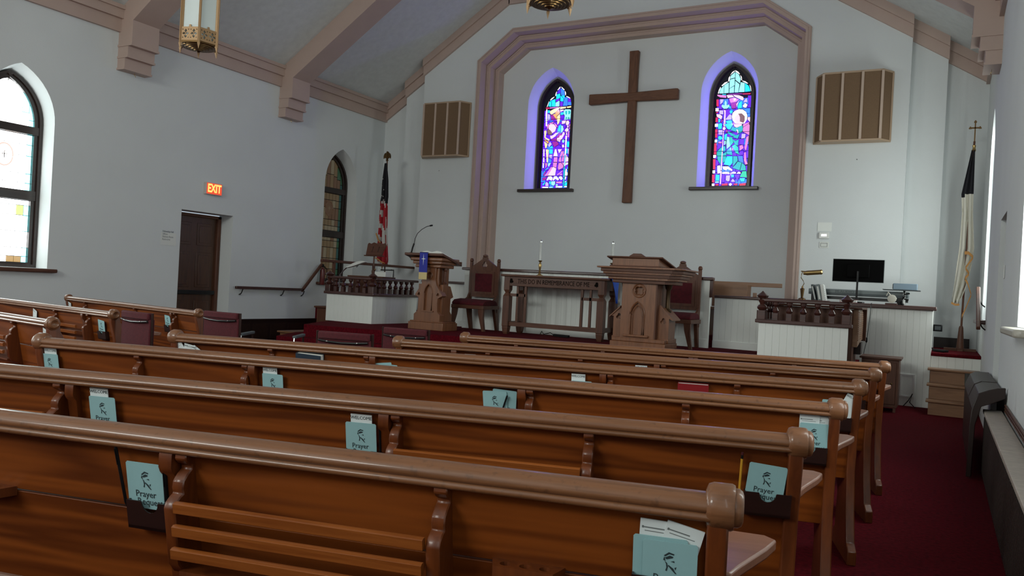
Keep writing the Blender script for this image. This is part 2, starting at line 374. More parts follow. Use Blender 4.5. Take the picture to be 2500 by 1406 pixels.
def side_window(y, mode, wx=LXW, rz=R(90), label=''):
    wn[0] += 1
    w_ = bpy.data.objects.new('window_%d' % wn[0], None); COL.objects.link(w_); w_.location = (wx, y, 0); w_.rotation_euler = (0, 0, rz); struct(w_)
    f = MB(); P = arch(**SIDEB); I = outline_strip(f, P, .045, .24, .34); obj('window_frame', f, 'frame_wood', w_)
    f = MB(); P2 = [(x * .93, z if z < 1.3 else z - .03) for x, z in P]; outline_strip(f, P2, .07, .265, .33); obj('sash', f, 'frame_wood', w_)
    for z0, z1 in ((3.06, 3.17), (2.15, 2.28)): obj('transom', box(-.44, .44, .25, .33, z0, z1), 'frame_wood', w_)
    for z0, z1 in ((2.28, 3.06), (1.28, 2.15)):
        for s in (-1, 1): obj('stile', box(min(s * .375, s * .44), max(s * .375, s * .44), .27, .33, z0, z1), 'frame_wood', w_)
    obj('window_sill', MB().box(-.60, .60, -.09, .34, 1.165, 1.215, .02), 'dark_oak' if rz > 0 else 'marble_sill', w_, bev=.012)
    k = 0
    def pane(P, m, y=.30):
        obj('pane', MB().prism(P, 'y', y, y + .006), m, w_, smooth=0)
    obj('lead', MB().prism([(x * .99, z - .01) for x, z in P], 'y', .318, .33), 'lead', w_, smooth=0)
    cols = dict(day=['day_pale'] * 6 + ['day_warm'] * 3, dusk=['dusk_tan', 'dusk_beige', 'dusk_tan', 'dusk_brown'])[mode]
    g = .0035 if mode == 'day' else .006
    edge = ['day_aqua', 'day_aqua', 'day_pale'] if mode == 'day' else ['dusk_teal', 'dusk_green', 'dusk_teal']
    xs = [-.37, -.30, -.20, -.10, 0, .10, .20, .30, .37]
    # arched head: vertical lancets
    xa = [-.40, -.31, -.21, -.105, 0, .105, .21, .31, .40]
    for i in range(8):
        a, b = xa[i] + g, xa[i + 1] - g; e = i in (0, 7)
        za, zb_ = (clip_arch(t, .415, 3.2, 3.77) for t in (a, b)); zm = clip_arch((a + b) / 2, .415, 3.2, 3.77)
        cut = 3.17 + (min(za, zb_) - 3.17) * .5
        pane([(a, 3.172), (b, 3.172), (b, cut - g), (a, cut - g)], random.choice(edge) if e else random.choice(cols))
        pane([(a, cut + g), (b, cut + g), (b, zb_), ((a + b) / 2, zm), (a, za)], random.choice(edge) if (e or i in (1, 6)) else random.choice(cols))
    # upper light with medallion, lower light
    for lo, hi, rows in ((2.285, 3.055, [.0, .13, .30, .62, .82, 1]), (1.285, 2.145, [0, .10, .24, .50, .76, .92, 1])):
        for r_ in range(len(rows) - 1):
            z0, z1 = lo + (hi - lo) * rows[r_] + g, lo + (hi - lo) * rows[r_ + 1] - g
            for i in range(8):
                a, b = xs[i] + g, xs[i + 1] - g
                if i in (0, 7): m = random.choice(edge)
                elif mode == 'day' and lo < 2 and r_ == 0 and i in (5, 6): m = 'day_amber'
                elif mode == 'day' and i == 6 and random.random() < .3: m = 'day_leaf'
                else: m = random.choice(cols)
                pane([(a, z0), (b, z0), (b, z1), (a, z1)], m)
    mz = 2.74; md = MB(); n = 20
    md.tube([(.115 * math.cos(2 * math.pi * t / n), .296, mz + .15 * math.sin(2 * math.pi * t / n)) for t in range(n)], .012, 6, True)
    obj('medallion', md, 'day_rose' if mode == 'day' else 'dusk_brown', w_)
    obj('medallion_glass', MB().prism([(.105 * math.cos(2 * math.pi * t / n), mz + .14 * math.sin(2 * math.pi * t / n)) for t in range(n)], 'y', .292, .298), 'day_warm' if mode == 'day' else 'dusk_brown', w_, smooth=0)
    obj('medallion_cross', MB().box(-.004, .004, .287, .291, mz - .05, mz + .05).box(-.035, .035, .287, .291, mz + .002, mz + .01), 'lead' if mode == 'day' else 'dusk_beige', w_)
    return w_
side_window(6.17, 'day')
side_window(12.66, 'dusk')
GLASS_A = """W -241,1721 -217,1786 -197,1835 -208,1786 -227,1720
W -178,1852 -137,1893 -81,1916 -100,1890 -160,1849
W -64,1933 -55,1986 -35,2020 -39,1965 -49,1928
W -25,2040 7,2085 37,2112 41,2091 0,2053
W 55,2110 88,2087 134,2047 128,2031 80,2072
W 142,2018 166,1992 174,1942 161,1926 151,1968
W 175,1913 226,1897 281,1861 264,1858 190,1896
W 296,1842 330,1801 352,1718 336,1719 317,1785
N -27,1972 -21,2013 43,2087 51,1979
B 53,2074 128,2027 145,1927 63,1941
C -38,1956 43,1971 44,1885 -39,1857
C 57,1929 127,1863 119,1806 55,1818
C 75,1928 143,1928 146,1870 128,1871
V -41,1853 42,1877 35,1836 -40,1808
V 53,1806 115,1798 106,1708 51,1720
A -46,1792 36,1828 38,1713 -44,1718
C -134,1847 -57,1867 -51,1714 -128,1719
C -205,1727 -191,1809 -145,1850 -140,1715
B 145,1886 217,1886 219,1714 119,1716
V 229,1873 282,1845 303,1794 227,1791
B 228,1787 306,1786 318,1720 227,1726
R -259,1706 -185,1703 -183,1676 -257,1679
P -175,1701 21,1701 4,1686 -174,1680
Y 202,1694 313,1704 354,1697 359,1681 221,1669
Y -162,1584 -162,1625 -86,1662 22,1689 80,1702 32,1664 -46,1594 -125,1553
Y 84,1697 193,1695 185,1667 51,1654
K 65,1641 142,1641 134,1616 68,1600
O -37,1602 33,1655 53,1621 60,1571 -5,1517 -43,1553
O -98,1547 -53,1570 1,1501 -3,1410 -15,1460
Y 5,1509 61,1555 72,1456 54,1374 19,1343
C -209,1645 -169,1642 -169,1593 -210,1591
L -209,1574 -157,1551 -156,1451 -203,1437
M -139,1546 -79,1538 -18,1444 -128,1442
V -209,1425 -132,1438 -171,1403 -207,1379
V 81,1521 144,1526 136,1436 82,1430
C 78,1583 141,1587 143,1542 83,1533
A 148,1624 178,1643 277,1637 314,1614 320,1540 303,1500 315,1443 163,1434 177,1507 149,1558
T 176,1598 198,1613 221,1603 220,1538 194,1531
T 247,1610 279,1608 298,1574 274,1535 251,1544
T 200,1490 223,1489 221,1444 203,1445
T 250,1487 272,1486 280,1440 253,1442
K 119,1416 209,1416 186,1359 119,1351
K 223,1411 263,1413 284,1371 264,1323 215,1325 207,1375
K 242,1316 265,1315 270,1274 240,1275
V 160,1340 205,1330 208,1285 189,1236
C 49,1309 96,1348 96,1200 41,1211
A 107,1322 144,1312 164,1238 133,1182 111,1183
P -208,1255 -208,1330 -170,1378 -159,1344 -187,1279
P -156,1385 -70,1401 -73,1373 -146,1360
P -61,1393 11,1335 23,1285 -25,1321
K -163,1336 -137,1364 -59,1355 0,1287 -19,1230 -31,1206 -102,1168 -152,1236 -173,1278
H -198,1238 -167,1262 -129,1235 -90,1192 -96,1143 -156,1145 -190,1180
K -7,1176 61,1177 9,1138 -119,1069 -124,1111 -64,1133
M 71,1168 126,1153 111,1101 22,1071 16,1096
K 189,1224 240,1271 274,1241 271,1200 223,1186
K 160,1189 187,1179 194,1146 133,1042 83,1044 120,1108
P 275,1208 294,1199 292,1076 261,1078
C 302,1211 331,1209 328,1144 306,1153
P 287,1322 316,1361 318,1312 289,1281
P 290,1268 315,1288 320,1234 291,1240
K 224,1178 246,1177 249,1119 227,1120
Y -267,1225 -226,1239 -215,1206 -235,1082 -253,1083
V 239,1062 329,1054 330,1034 241,1038
W -244,1668 -224,1666 -221,1583 -254,1585
W -254,1581 -223,1579 -212,1429 -245,1431
W -244,1419 -214,1417 -205,1321 -238,1323
W 324,1662 351,1661 353,1559 322,1561
W 333,1523 360,1522 361,1424 330,1426
W 339,1413 353,1412 351,1367 333,1368
W 343,1347 357,1347 360,1220 342,1221
W 351,1208 365,1208 364,1147 346,1148
W 356,1131 369,1130 371,1032 353,1033
K -132,1123 14,1124 -96,1055
M -95,1047 18,1071 26,1009 -93,1018
K 31,1070 85,1084 81,998 30,1017
K 87,1121 164,1118 91,981 69,1048
M -74,996 35,1000 79,945 -22,887
V 23,902 85,924 132,898 134,865 7,869
Y -245,1103 -136,1048 -144,1015 -234,1069
O -252,1061 -147,999 -168,967 -246,1028
Y -254,1012 -177,959 -195,877 -223,878
Y -207,852 -142,842 -145,577 -173,594
P -218,571 -195,570 -205,512
P -186,570 -153,569 -168,503 -198,462
L -166,934 -120,1002 -80,951 -136,891
C -131,874 -69,922 -47,863
C -129,849 -51,847 -50,756 -124,758
L -122,738 -58,736 -58,661 -123,680
B -127,655 -65,628 -67,587 -132,593
A -135,564 -76,571 -121,489 -142,523
C -205,429 -134,477 -120,469 -186,429
K -1,841 26,852 67,703 -29,706
K 63,843 154,839 95,759
P 142,799 210,797 149,692 151,581 91,595
P -14,689 63,686 65,584 -17,586
P -26,574 61,571 49,469 -26,499
P 186,756 217,755 204,592 159,593
K 255,730 343,596 250,583
P 169,572 242,570 227,518 199,527
K 255,570 340,568 298,528 245,513
P 98,562 152,569 205,510 203,469 106,422 86,464
K -25,491 50,456 31,313 -129,316 -75,402
P -62,492 -33,475 -133,312 -207,305
M -194,404 -175,387 -216,305 -236,339
M -246,273 -150,287 -174,230 -247,215
P 75,333 206,420 181,380 90,316
P 125,332 182,359 194,318 139,319
A 147,1028 178,1042 202,1010 182,965 154,979
K 153,926 184,937 204,895 188,871 156,880
N 258,1048 325,1054 323,1005 260,1007
C 262,987 329,984 322,874 264,881
C 248,848 279,847 276,745 258,754
L 288,843 320,842 318,719 289,753
W 219,1107 250,1106 247,861 224,862
W 225,853 250,852 246,722 224,722
A 224,714 244,714 246,493 221,493
T 215,481 242,480 246,272 216,272
T 217,260 244,260 245,133 237,51 221,133
W -151,230 -114,295 -50,298 -16,260 -36,211 -101,237 -141,213
W -14,227 14,293 68,296 127,233 101,213 44,251 1,210
W 116,258 132,290 177,294 207,248 173,216 144,249
W 253,378 267,447 286,434 284,385 312,360 311,311 257,304
W 254,288 285,287 271,222 257,231
C 297,475 318,499 326,425 303,434
C -238,140 -172,193 -197,139 -232,115
L -175,164 -144,188 -106,154 -102,101 -171,102
C -90,195 -53,199 -49,133 -87,146
A -44,195 42,197 42,136 16,107 -40,129
P 70,189 197,187 194,154 68,156
V 114,143 204,142 207,101 116,106
A 60,135 105,135 107,106 62,107
C 258,149 314,181 314,103 256,104
A 259,194 309,197 257,161
W -238,88 -106,87 -105,63 -237,65
A -88,84 -1,83 -4,64 -86,65
W 62,94 207,96 204,68 64,70
W 252,96 319,95 316,75 253,75
B 336,409 354,408 351,302 334,303
V 330,287 355,290 352,196 328,205
R -201,58 -127,57 -127,49 -201,50
R 245,58 353,58 353,45 246,46
V -253,455 -232,455 -233,397 -251,389
W 323,185 345,188 347,70 329,74
W -258,854 -236,853 -229,708 -250,709
W -252,692 -230,691 -226,587 -247,588
W -257,572 -235,571 -231,471 -252,472
W 337,972 362,971 364,869 342,869
W 333,858 358,857 361,742 339,743
W 331,731 356,730 359,628 337,629
W 331,539 356,539 359,425 337,425"""
GLASS_B = """W -283,1753 -266,1822 -242,1870 -236,1857 -257,1805 -265,1752
W -225,1893 -171,1943 -116,1959 -122,1943 -208,1884
W -106,1962 -102,2024 -79,2059 -77,2022 -92,1957
W -76,2071 -42,2125 1,2150 -1,2134 -56,2090
W 11,2154 63,2125 97,2081 85,2078 14,2133
W 105,2060 132,2022 139,1964 127,1965 117,2015
W 144,1956 201,1939 251,1899 235,1896 153,1943
W 276,1877 310,1821 325,1756 310,1757 295,1815
A -72,2005 -63,2061 7,2121 12,2023
A 19,2120 82,2066 114,1990 106,1910 22,1981
A -79,1989 9,2007 11,1884 -77,1833
A 22,1961 99,1894 83,1748 18,1753
A -75,1825 6,1868 6,1750 -75,1751
A -172,1898 -93,1941 -87,1752 -167,1749
A -254,1751 -242,1829 -180,1890 -176,1746
A 121,1929 190,1911 195,1749 92,1752
C 198,1907 261,1857 292,1790 298,1754 204,1750
C -200,1731 -135,1731 -134,1718 -199,1719
M -98,1728 156,1727 157,1712 -93,1720
R 164,1722 308,1721 301,1699 165,1706
P -290,1733 -129,1706 -127,1664 -238,1680 -289,1708
K -122,1713 -20,1706 14,1671 -98,1658
K -4,1709 102,1694 176,1661 190,1619 171,1596 88,1642 22,1679
P -73,1644 23,1659 106,1616 60,1579 -45,1565
M -40,1560 64,1570 83,1602 61,1546 54,1457 -10,1452
K 62,1538 122,1607 93,1560 73,1480
L -236,1643 -171,1639 -184,1586 -227,1548
V -243,1540 -206,1546 -197,1455 -243,1458
A -137,1620 -114,1582 -111,1524 -67,1538 -58,1504 -89,1477 -104,1458 -153,1461 -200,1505 -198,1542 -148,1526 -151,1576
C -65,1497 -41,1503 -39,1466 -55,1463
C 88,1495 109,1559 159,1589 163,1454 91,1450
V 262,1679 318,1675 325,1465 281,1467
L 203,1602 241,1636 260,1562 189,1562
B 179,1453 310,1445 312,1360 263,1363 212,1423
W 180,1510 203,1521 210,1545 230,1543 243,1522 267,1513 248,1494 249,1469 222,1463 189,1477
L -238,1441 -168,1437 -164,1363 -234,1375
V -124,1451 -46,1446 -25,1355 -120,1303
C -52,1406 -30,1437 9,1402 -26,1363
L -111,1282 -50,1356 -13,1346 -8,1264 -114,1262
W -5,1313 6,1378 44,1416 115,1441 188,1428 246,1380 270,1314 262,1225 225,1179 65,1183 13,1247
K 46,1302 96,1348 137,1338 142,1240 154,1174 69,1179 70,1227 41,1245
H 95,1360 167,1365 226,1308 230,1235 209,1188 143,1215 139,1297 121,1339
K -288,1374 -221,1366 -178,1331 -192,1274 -277,1328
K -156,1445 -123,1434 -115,1139 -148,1140 -144,1378
K 279,1289 331,1287 336,1181 277,1249
V 225,1179 269,1249 295,1216 257,1169
P 202,1164 304,1199 332,1109 205,1115
R -302,1643 -261,1644 -254,1508 -296,1527
W -310,1483 -251,1483 -251,1425 -307,1429
R -294,1416 -258,1414 -260,1393 -297,1395
R -297,1313 -259,1311 -255,1228 -298,1230
W -303,1197 -249,1199 -250,1141 -304,1144
C -246,1285 -213,1283 -214,1226 -242,1219
C -241,1194 -188,1208 -170,1166 -238,1136
C -116,1237 -11,1248 16,1181 -63,1161
M -202,1233 -171,1273 -158,1256 -189,1216
W -304,1192 -249,1193 -249,1145 -299,1143
R -295,1095 -251,1097 -251,943 -288,945
W -291,906 -248,908 -251,856 -291,857
R -298,840 -255,843 -248,636 -296,638
W -304,625 -253,626 -253,575 -301,572
R -305,550 -258,553 -255,364 -295,365
W -302,343 -256,347 -255,290 -299,291
R -307,269 -259,268 -258,119 -302,128
W -302,102 -254,105 -256,62 -300,62
R -236,92 -179,98 -182,65 -235,67
R -123,95 -15,106 -13,67 -121,64
W 7,93 37,107 65,88 39,58 13,67
R 93,94 161,102 159,69 95,70
R 187,93 310,106 304,63 202,60
C -242,1180 -176,1168 -177,1098 -241,1101
L -235,1083 -158,1075 -158,992 -231,1000
C -234,951 -214,972 -192,972 -160,948 -154,917 -192,897 -228,916
P -224,868 -160,865 -163,835 -222,837
V -236,829 -159,821 -180,757 -239,715
C -129,1183 4,1194 23,1167 -24,1082 -72,1093
T 24,1140 43,1113 129,1109 82,1033 -15,1073
K 40,1170 185,1171 178,1141 95,1111 51,1130
T 112,1101 145,1134 195,1141 203,1071 185,1020 126,1005
P 206,1106 304,1170 330,1125 332,957 205,1032
K 92,1072 109,1076 133,1022 113,1002
K -160,1115 -131,1139 -102,1107 -127,1069 -154,1084
M -100,1085 -67,1075 -68,1023 -98,1033
T -61,1053 14,1010 85,973 17,958 -64,1014
C -119,990 -72,1010 -83,893 -118,898
T 34,957 152,987 122,910 53,930
A -69,953 -34,943 -8,776 -66,726 -76,849
G -25,943 18,941 49,844 -8,776
T 28,905 82,869 140,892 129,780 77,808
A -117,877 -91,880 -88,823 -117,798
L 190,994 259,986 250,914 186,908
V 170,900 238,897 231,793 162,805
P 163,783 214,790 236,733 168,688
V 165,675 236,698 232,612 172,614
P 274,930 315,954 312,859 279,679 251,732
P 251,655 276,662 297,507 325,445 284,434 254,508
V 295,696 325,764 333,540 302,575
B 144,593 225,591 248,465 161,502
T -68,691 10,767 44,609 -61,639
G 27,775 77,808 139,754 149,649 185,614 102,651
T -241,680 -180,748 -95,788 -86,701 -150,677 -150,607 -238,610
T -228,600 -154,598 -164,450 -221,539
T -135,641 -71,674 -64,613 -128,606
T -128,597 -67,595 -72,517 -121,475
C -54,595 45,592 52,470 11,423 -103,448
T 58,592 131,589 144,511 64,409
T 145,494 214,474 187,337 56,383 113,442
T 223,470 285,412 298,334 196,332
G 239,318 307,317 321,204 194,215
C 191,190 288,196 283,136 224,129
W -219,425 -167,432 -159,292 -207,284
W -122,409 -23,411 58,348 51,327 -38,368 -53,338 -107,361
W -129,300 -61,316 9,297 10,275 -119,278
W 40,279 69,313 121,304 122,278
W 135,277 171,311 211,293 199,272
V -247,540 -202,512 -198,451 -242,417
C -237,267 -169,262 -169,152 -239,153
A -241,140 -173,142 -174,117 -242,118
V -127,261 -75,260 -72,125 -122,125
L -48,246 21,245 17,149 -8,137 -52,159
C 44,260 89,261 91,213 44,210
L 51,157 75,187 121,130 49,127
V 102,261 196,259 178,190 156,130
K -147,1201 -130,1200 -132,1148 -144,1140
K -146,1061 -133,1061 -133,694 -149,694
K -150,681 -134,681 -132,344 -154,344
K -155,331 -133,331 -135,82 -155,100"""

def art_window(cx, data, under):
    wn[0] += 1
    w_ = bpy.data.objects.new('window_%d' % wn[0], None); COL.objects.link(w_); w_.location = (cx, 14.2, 0); struct(w_)
    f = MB(); P = arch(**AI); outline_strip(f, P, .05, .24, .34); obj('window_frame', f, 'frame_wood', w_)
    obj('lead', MB().prism([(x * .99, z) for x, z in P], 'y', .325, .335), 'lead', w_, smooth=0)
    # dim coloured ground glass between the drawn pieces
    for r_ in range(13):
        z0 = 3.36 + r_ * .122
        for i in range(6):
            a = -.29 + i * .101; col = random.choice(under)
            obj('pane', MB().prism([(a + .004, z0 + .004), (a + .097, z0 + .004 + random.uniform(0, .01)), (a + .097, z0 + .117), (a + .004, z0 + .117)], 'y', .318, .322), 'glass_' + col, w_, smooth=0)
    ld = MB(); k = 0
    for line in data.strip().split('\n'):
        t = line.split(); col = t[0]; P = [tuple(float(q) / 1000 for q in p.split(',')) for p in t[1:]]
        P = [(x, 3.3 + z) for x, z in P]
        mx = sum(p[0] for p in P) / len(P); mz = sum(p[1] for p in P) / len(P)
        y = .3145 - .00012 * k; k += 1
        O = []
        for x, z in P:
            d = max(math.hypot(x - mx, z - mz), 1e-4); e = .0085 / d; O.append((x + (x - mx) * e, z + (z - mz) * e))
        ld.prism(O, 'y', y, y + .002)
        obj('pane', MB().prism(P, 'y', y - .0025, y), 'glass_' + col, w_, smooth=0)
    obj('leading', ld, 'lead', w_, smooth=0)
    for z in (3.98, 4.32, 4.75): obj('saddle_bar', MB().tube([(-.33, .262, z), (.34, .262, z)], .004, 6), 'lead', w_)
    obj('window_sill', MB().box(-.62, .60, -.08, .1, 3.235, 3.295), 'frame_wood', w_, bev=.01)
    return w_
art_window(AW[0], GLASS_A, 'VVBNV'); art_window(AW[1], GLASS_B, 'VVNVB')

# ---------------------------------------------------------------- doors
def door(name, loc, rz, wd, ht, hinge_bar=True):
    d = bpy.data.objects.new(name, None); COL.objects.link(d); d.location = loc; d.rotation_euler = (0, 0, rz); struct(d)
    h = wd / 2
    fr = MB().box(-h, -h + .07, .0, .1, 0, ht).box(h - .07, h, .0, .1, 0, ht).box(-h, h, .0, .1, ht - .05, ht); obj('door_frame', fr, 'dark_oak_v', d, bev=.006)
    obj('door_leaf', box(-h + .07, h - .07, .05, .09, .02, ht - .05), 'door_wood', d)
    for s in (-1, 1):
        for z0, z1 in ((.18, .80), (1.02, 1.62), (1.74, ht - .15)):
            x0, x1 = sorted((s * .06, s * (h - .15)))
            p = obj('door_panel', MB().prism([(x0, z0), (x1, z0), (x1, z1), (x0, z1)], 'y', .042, .052), 'door_wood', d, bev=.006)
            obj('panel_field', box(x0 + .045, x1 - .045, .034, .043, z0 + .045, z1 - .045), 'door_wood', p, bev=.006)
    if hinge_bar: obj('panic_bar', MB().box(-h + .08, h - .08, -.01, .05, .90, .97), 'black_metal', d, bev=.008)
    return d
door('door_1', (LXW - .27, 9.355, 0), R(90), 1.05, 2.27)
door('door_2', (RXW + .25, 8.87, 0), R(-90), .83, 2.22, False)
# wall closing behind the door recess is part of the door frame; electrical plate by the right door
tag(obj('switch_plate', box(.462, .468, 8.28, 8.35, 1.62, 1.74), 'white_plastic', bev=.003), 'small white switch plate beside the right hand doorway recess', 'switch')

# ---------------------------------------------------------------- platform, choir loft floor
PZ = .57; LZ = .74
struct(obj('floor_platform', MB().prism([(-8.62, 9.28), (-6.0, 9.66), (-3.0, 9.7), (-.98, 9.4), (-.98, 12.0), (-9.4, 12.0), (-9.1, 10.2)], 'z', 0, PZ), 'carpet'))
st = struct(obj('floor_step', MB().prism([(-8.9, 9.0), (-6.0, 9.34), (-3.0, 9.38), (-.99, 9.1), (-.99, 9.45), (-3, 9.72), (-6, 9.7), (-8.65, 9.32), (-9.12, 10.2), (-9.4, 10.4), (-9.38, 9.9)], 'z', 0, .38), 'carpet'))
struct(obj('floor_step', MB().prism([(-9.7, 8.68), (-6.0, 9.04), (-3.0, 9.08), (-1.0, 8.8), (-1.0, 9.15), (-3, 9.4), (-6, 9.36), (-9.7, 9.0)], 'z', 0, .19), 'carpet'))
struct(obj('floor_loft', box(-10.95, .47, 12.09, 14.2, 0, LZ), 'carpet'))
struct(obj('floor_landing', box(-9.40, -9.1, 10.7, 12.1, 0, .38), 'carpet'))
# white boarded partitions ---------------------------------------------------
def boarded(name, label, x0, x1, z0, z1, loc, rz, pitch=.088, grp=None, th=.03):
    t = thing(name, label, 'partition', loc, rz, grp) if label else bpy.data.objects.new(name, None)
    if not label: COL.objects.link(t); t.location = loc; t.rotation_euler = (0, 0, rz); struct(t)
    obj('backing', box(x0, x1, .012, th + .03, z0, z1), 'white_board', t)
    n = max(1, round((x1 - x0) / pitch)); pw = (x1 - x0) / n
    me = MB().box(.0004, pw - .0004, 0, .014, z0, z1).mesh('board', 'white_board', 0)
    fixn(me)
    for i in range(n):
        o = bpy.data.objects.new('board', me); COL.objects.link(o); o.parent = t; o.location = (x0 + i * pw, 0, 0)
        md = o.modifiers.new('edge', 'BEVEL'); md.width = .0018; md.segments = 1
    return t
G = 'white boarded choir partitions'
c = boarded('boarded_partition', 'tall centre section of white boarded partition behind the communion table', -7.28, -3.02, PZ, 1.57, (0, 11.72, 0), 0)
obj('cap_rail', MB().box(-7.32, -2.98, -.045, .08, 1.57, 1.615), 'mahogany', c, bev=.01); obj('baseboard', box(-7.28, -3.02, -.014, .0, PZ, PZ + .13), 'white_board', c, bev=.004)
obj('end_post', box(-3.03, -2.985, -.005, .06, 1.32, 1.6), 'mahogany', c)
l = boarded('boarded_partition', 'low white boarded partition between the small lectern and the carved chair', -8.35, -7.28, PZ, 1.32, (0, 12.0, 0), 0)
obj('cap_rail', MB().box(-8.35, -7.26, -.045, .08, 1.32, 1.36), 'mahogany', l, bev=.01); obj('baseboard', box(-8.35, -7.28, -.014, 0, PZ, PZ + .11), 'white_board', l, bev=.004)
l = boarded('boarded_partition', 'low white boarded partition right of the pulpit below the wooden bench back', -3.02, -1.4, PZ, 1.32, (0, 12.0, 0), 0)
obj('cap_rail', MB().box(-3.02, -1.4, -.045, .08, 1.32, 1.36), 'mahogany', l, bev=.01); obj('baseboard', box(-3.02, -1.4, -.014, 0, PZ, PZ + .11), 'white_board', l, bev=.004)
b = boarded('boarded_partition', 'tall white boarded wall below the keyboard and black monitor', -1.4, -.11, 0, 1.30, (0, 12.02, 0), 0, .076)
obj('cap_rail', MB().box(-1.4, -.07, -.06, .22, 1.30, 1.352), 'mahogany', b, bev=.008)
obj('side_board', box(-.14, -.11, .02, 1.5, LZ, 1.30), 'white_board', b)
p = boarded('boarded_partition', 'short pale boarded riser behind the wooden steps at right', -.11, .47, .0, .70, (0, 12.04, 0), 0, .095)
obj('carpet_nosing', box(-.11, .47, -.02, .05, .70, LZ + .004), 'carpet', p, bev=.01)
def choir_box(name, label, x0, x1, y, side, yback):
    """boarded base with turned balustrade: front run along X, returned along one side"""
    t = thing(name, label, 'choir rail', (0, 0, 0))
    z1 = 1.035; pitch = .088
    def run(ax, a, b, c_, flip):
        n = round((b - a) / pitch); pw = (b - a) / n
        if ax == 'x': me = MB().box(.0004, pw - .0004, 0, .014, PZ, z1).mesh('board', 'white_board', 0)
        else: me = MB().box(0, .014, .0004, pw - .0004, PZ, z1).mesh('board', 'white_board', 0)
        fixn(me)
        for i in range(n):
            o = bpy.data.objects.new('board', me); COL.objects.link(o); o.parent = t
            o.location = (a + i * pw, c_, 0) if ax == 'x' else (c_, a + i * pw, 0)
            md = o.modifiers.new('edge', 'BEVEL'); md.width = .0018; md.segments = 1
    obj('backing', box(x0 + .005, x1 - .005, y + .012, y + .05, PZ, z1), 'white_board', t)
    run('x', x0, x1, y, False)
    sx = x1 if side > 0 else x0
    sb = sorted((sx - side * .012, sx - side * .05)); obj('backing', box(sb[0], sb[1], y + .05, yback, PZ, z1), 'white_board', t)
    run('y', y, yback, sx - (.014 if side > 0 else 0), True)
    obj('base_rail', MB().box(x0 - .04, x1 + .04, y - .04, y + .09, z1, z1 + .045), 'mahogany', t, bev=.008)
    q = sorted((sx + side * .04, sx - side * .09)); obj('base_rail', MB().box(q[0], q[1], y + .09, yback, z1, z1 + .045), 'mahogany', t, bev=.008)
    obj('top_rail', MB().box(x0 + .02, x1 - .02, y - .02, y + .06, 1.30, 1.345), 'mahogany', t, bev=.012)
    q = sorted((sx + side * .02, sx - side * .06)); obj('top_rail', MB().box(q[0], q[1], y + .06, yback, 1.30, 1.345), 'mahogany', t, bev=.012)
    zb = z1 + .045
    newel = MB().box(-.055, .055, -.055, .055, zb, zb + .11, .01).lathe([(.03, 0), (.055, .02), (.065, .045), (.05, .07), (.03, .08), (.034, .10), (.048, .12), (.05, .135), (.03, .15)], n=16, cz=zb + .105)
    newel.lathe([(.03, 0), (.06, .015), (.075, .04), (.03, .075), (.004, .10)], n=8, cz=1.335).mesh('newel', 'mahogany')
    nm = newel.mesh('newel', 'mahogany'); fixn(nm)
    bal = MB().box(-.032, .032, -.03, .03, zb, zb + .085).lathe([(.018, 0), (.036, .015), (.042, .035), (.03, .06), (.016, .08), (.022, .095), (.036, .11), (.038, .14)], n=12, cz=zb + .08).mesh('baluster', 'mahogany'); fixn(bal)
    for x in ((x0 + .03, x1 - .03)):
        o = bpy.data.objects.new('newel', nm); COL.objects.link(o); o.parent = t; o.location = (x, y + .02, 0)
    n = round((x1 - x0) / .175)
    for i in range(1, n):
        o = bpy.data.objects.new('baluster', bal); COL.objects.link(o); o.parent = t; o.location = (x0 + .03 + (x1 - x0 - .06) * i / n, y + .02, 0)
    n = round((yback - y) / .17)
    for i in range(1, n):
        o = bpy.data.objects.new('baluster', bal); COL.objects.link(o); o.parent = t; o.location = (sx - side * .03, y + .02 + (yback - y) * i / n, 0)
    return t
choir_box('choir_balustrade', 'dark turned balustrade on white boarded base at the left of the platform', -9.38, -8.38, 10.62, 1, 11.9)
choir_box('choir_balustrade', 'dark turned balustrade on white boarded base in front of the organ at right', -2.03, -.98, 10.33, -1, 11.9)

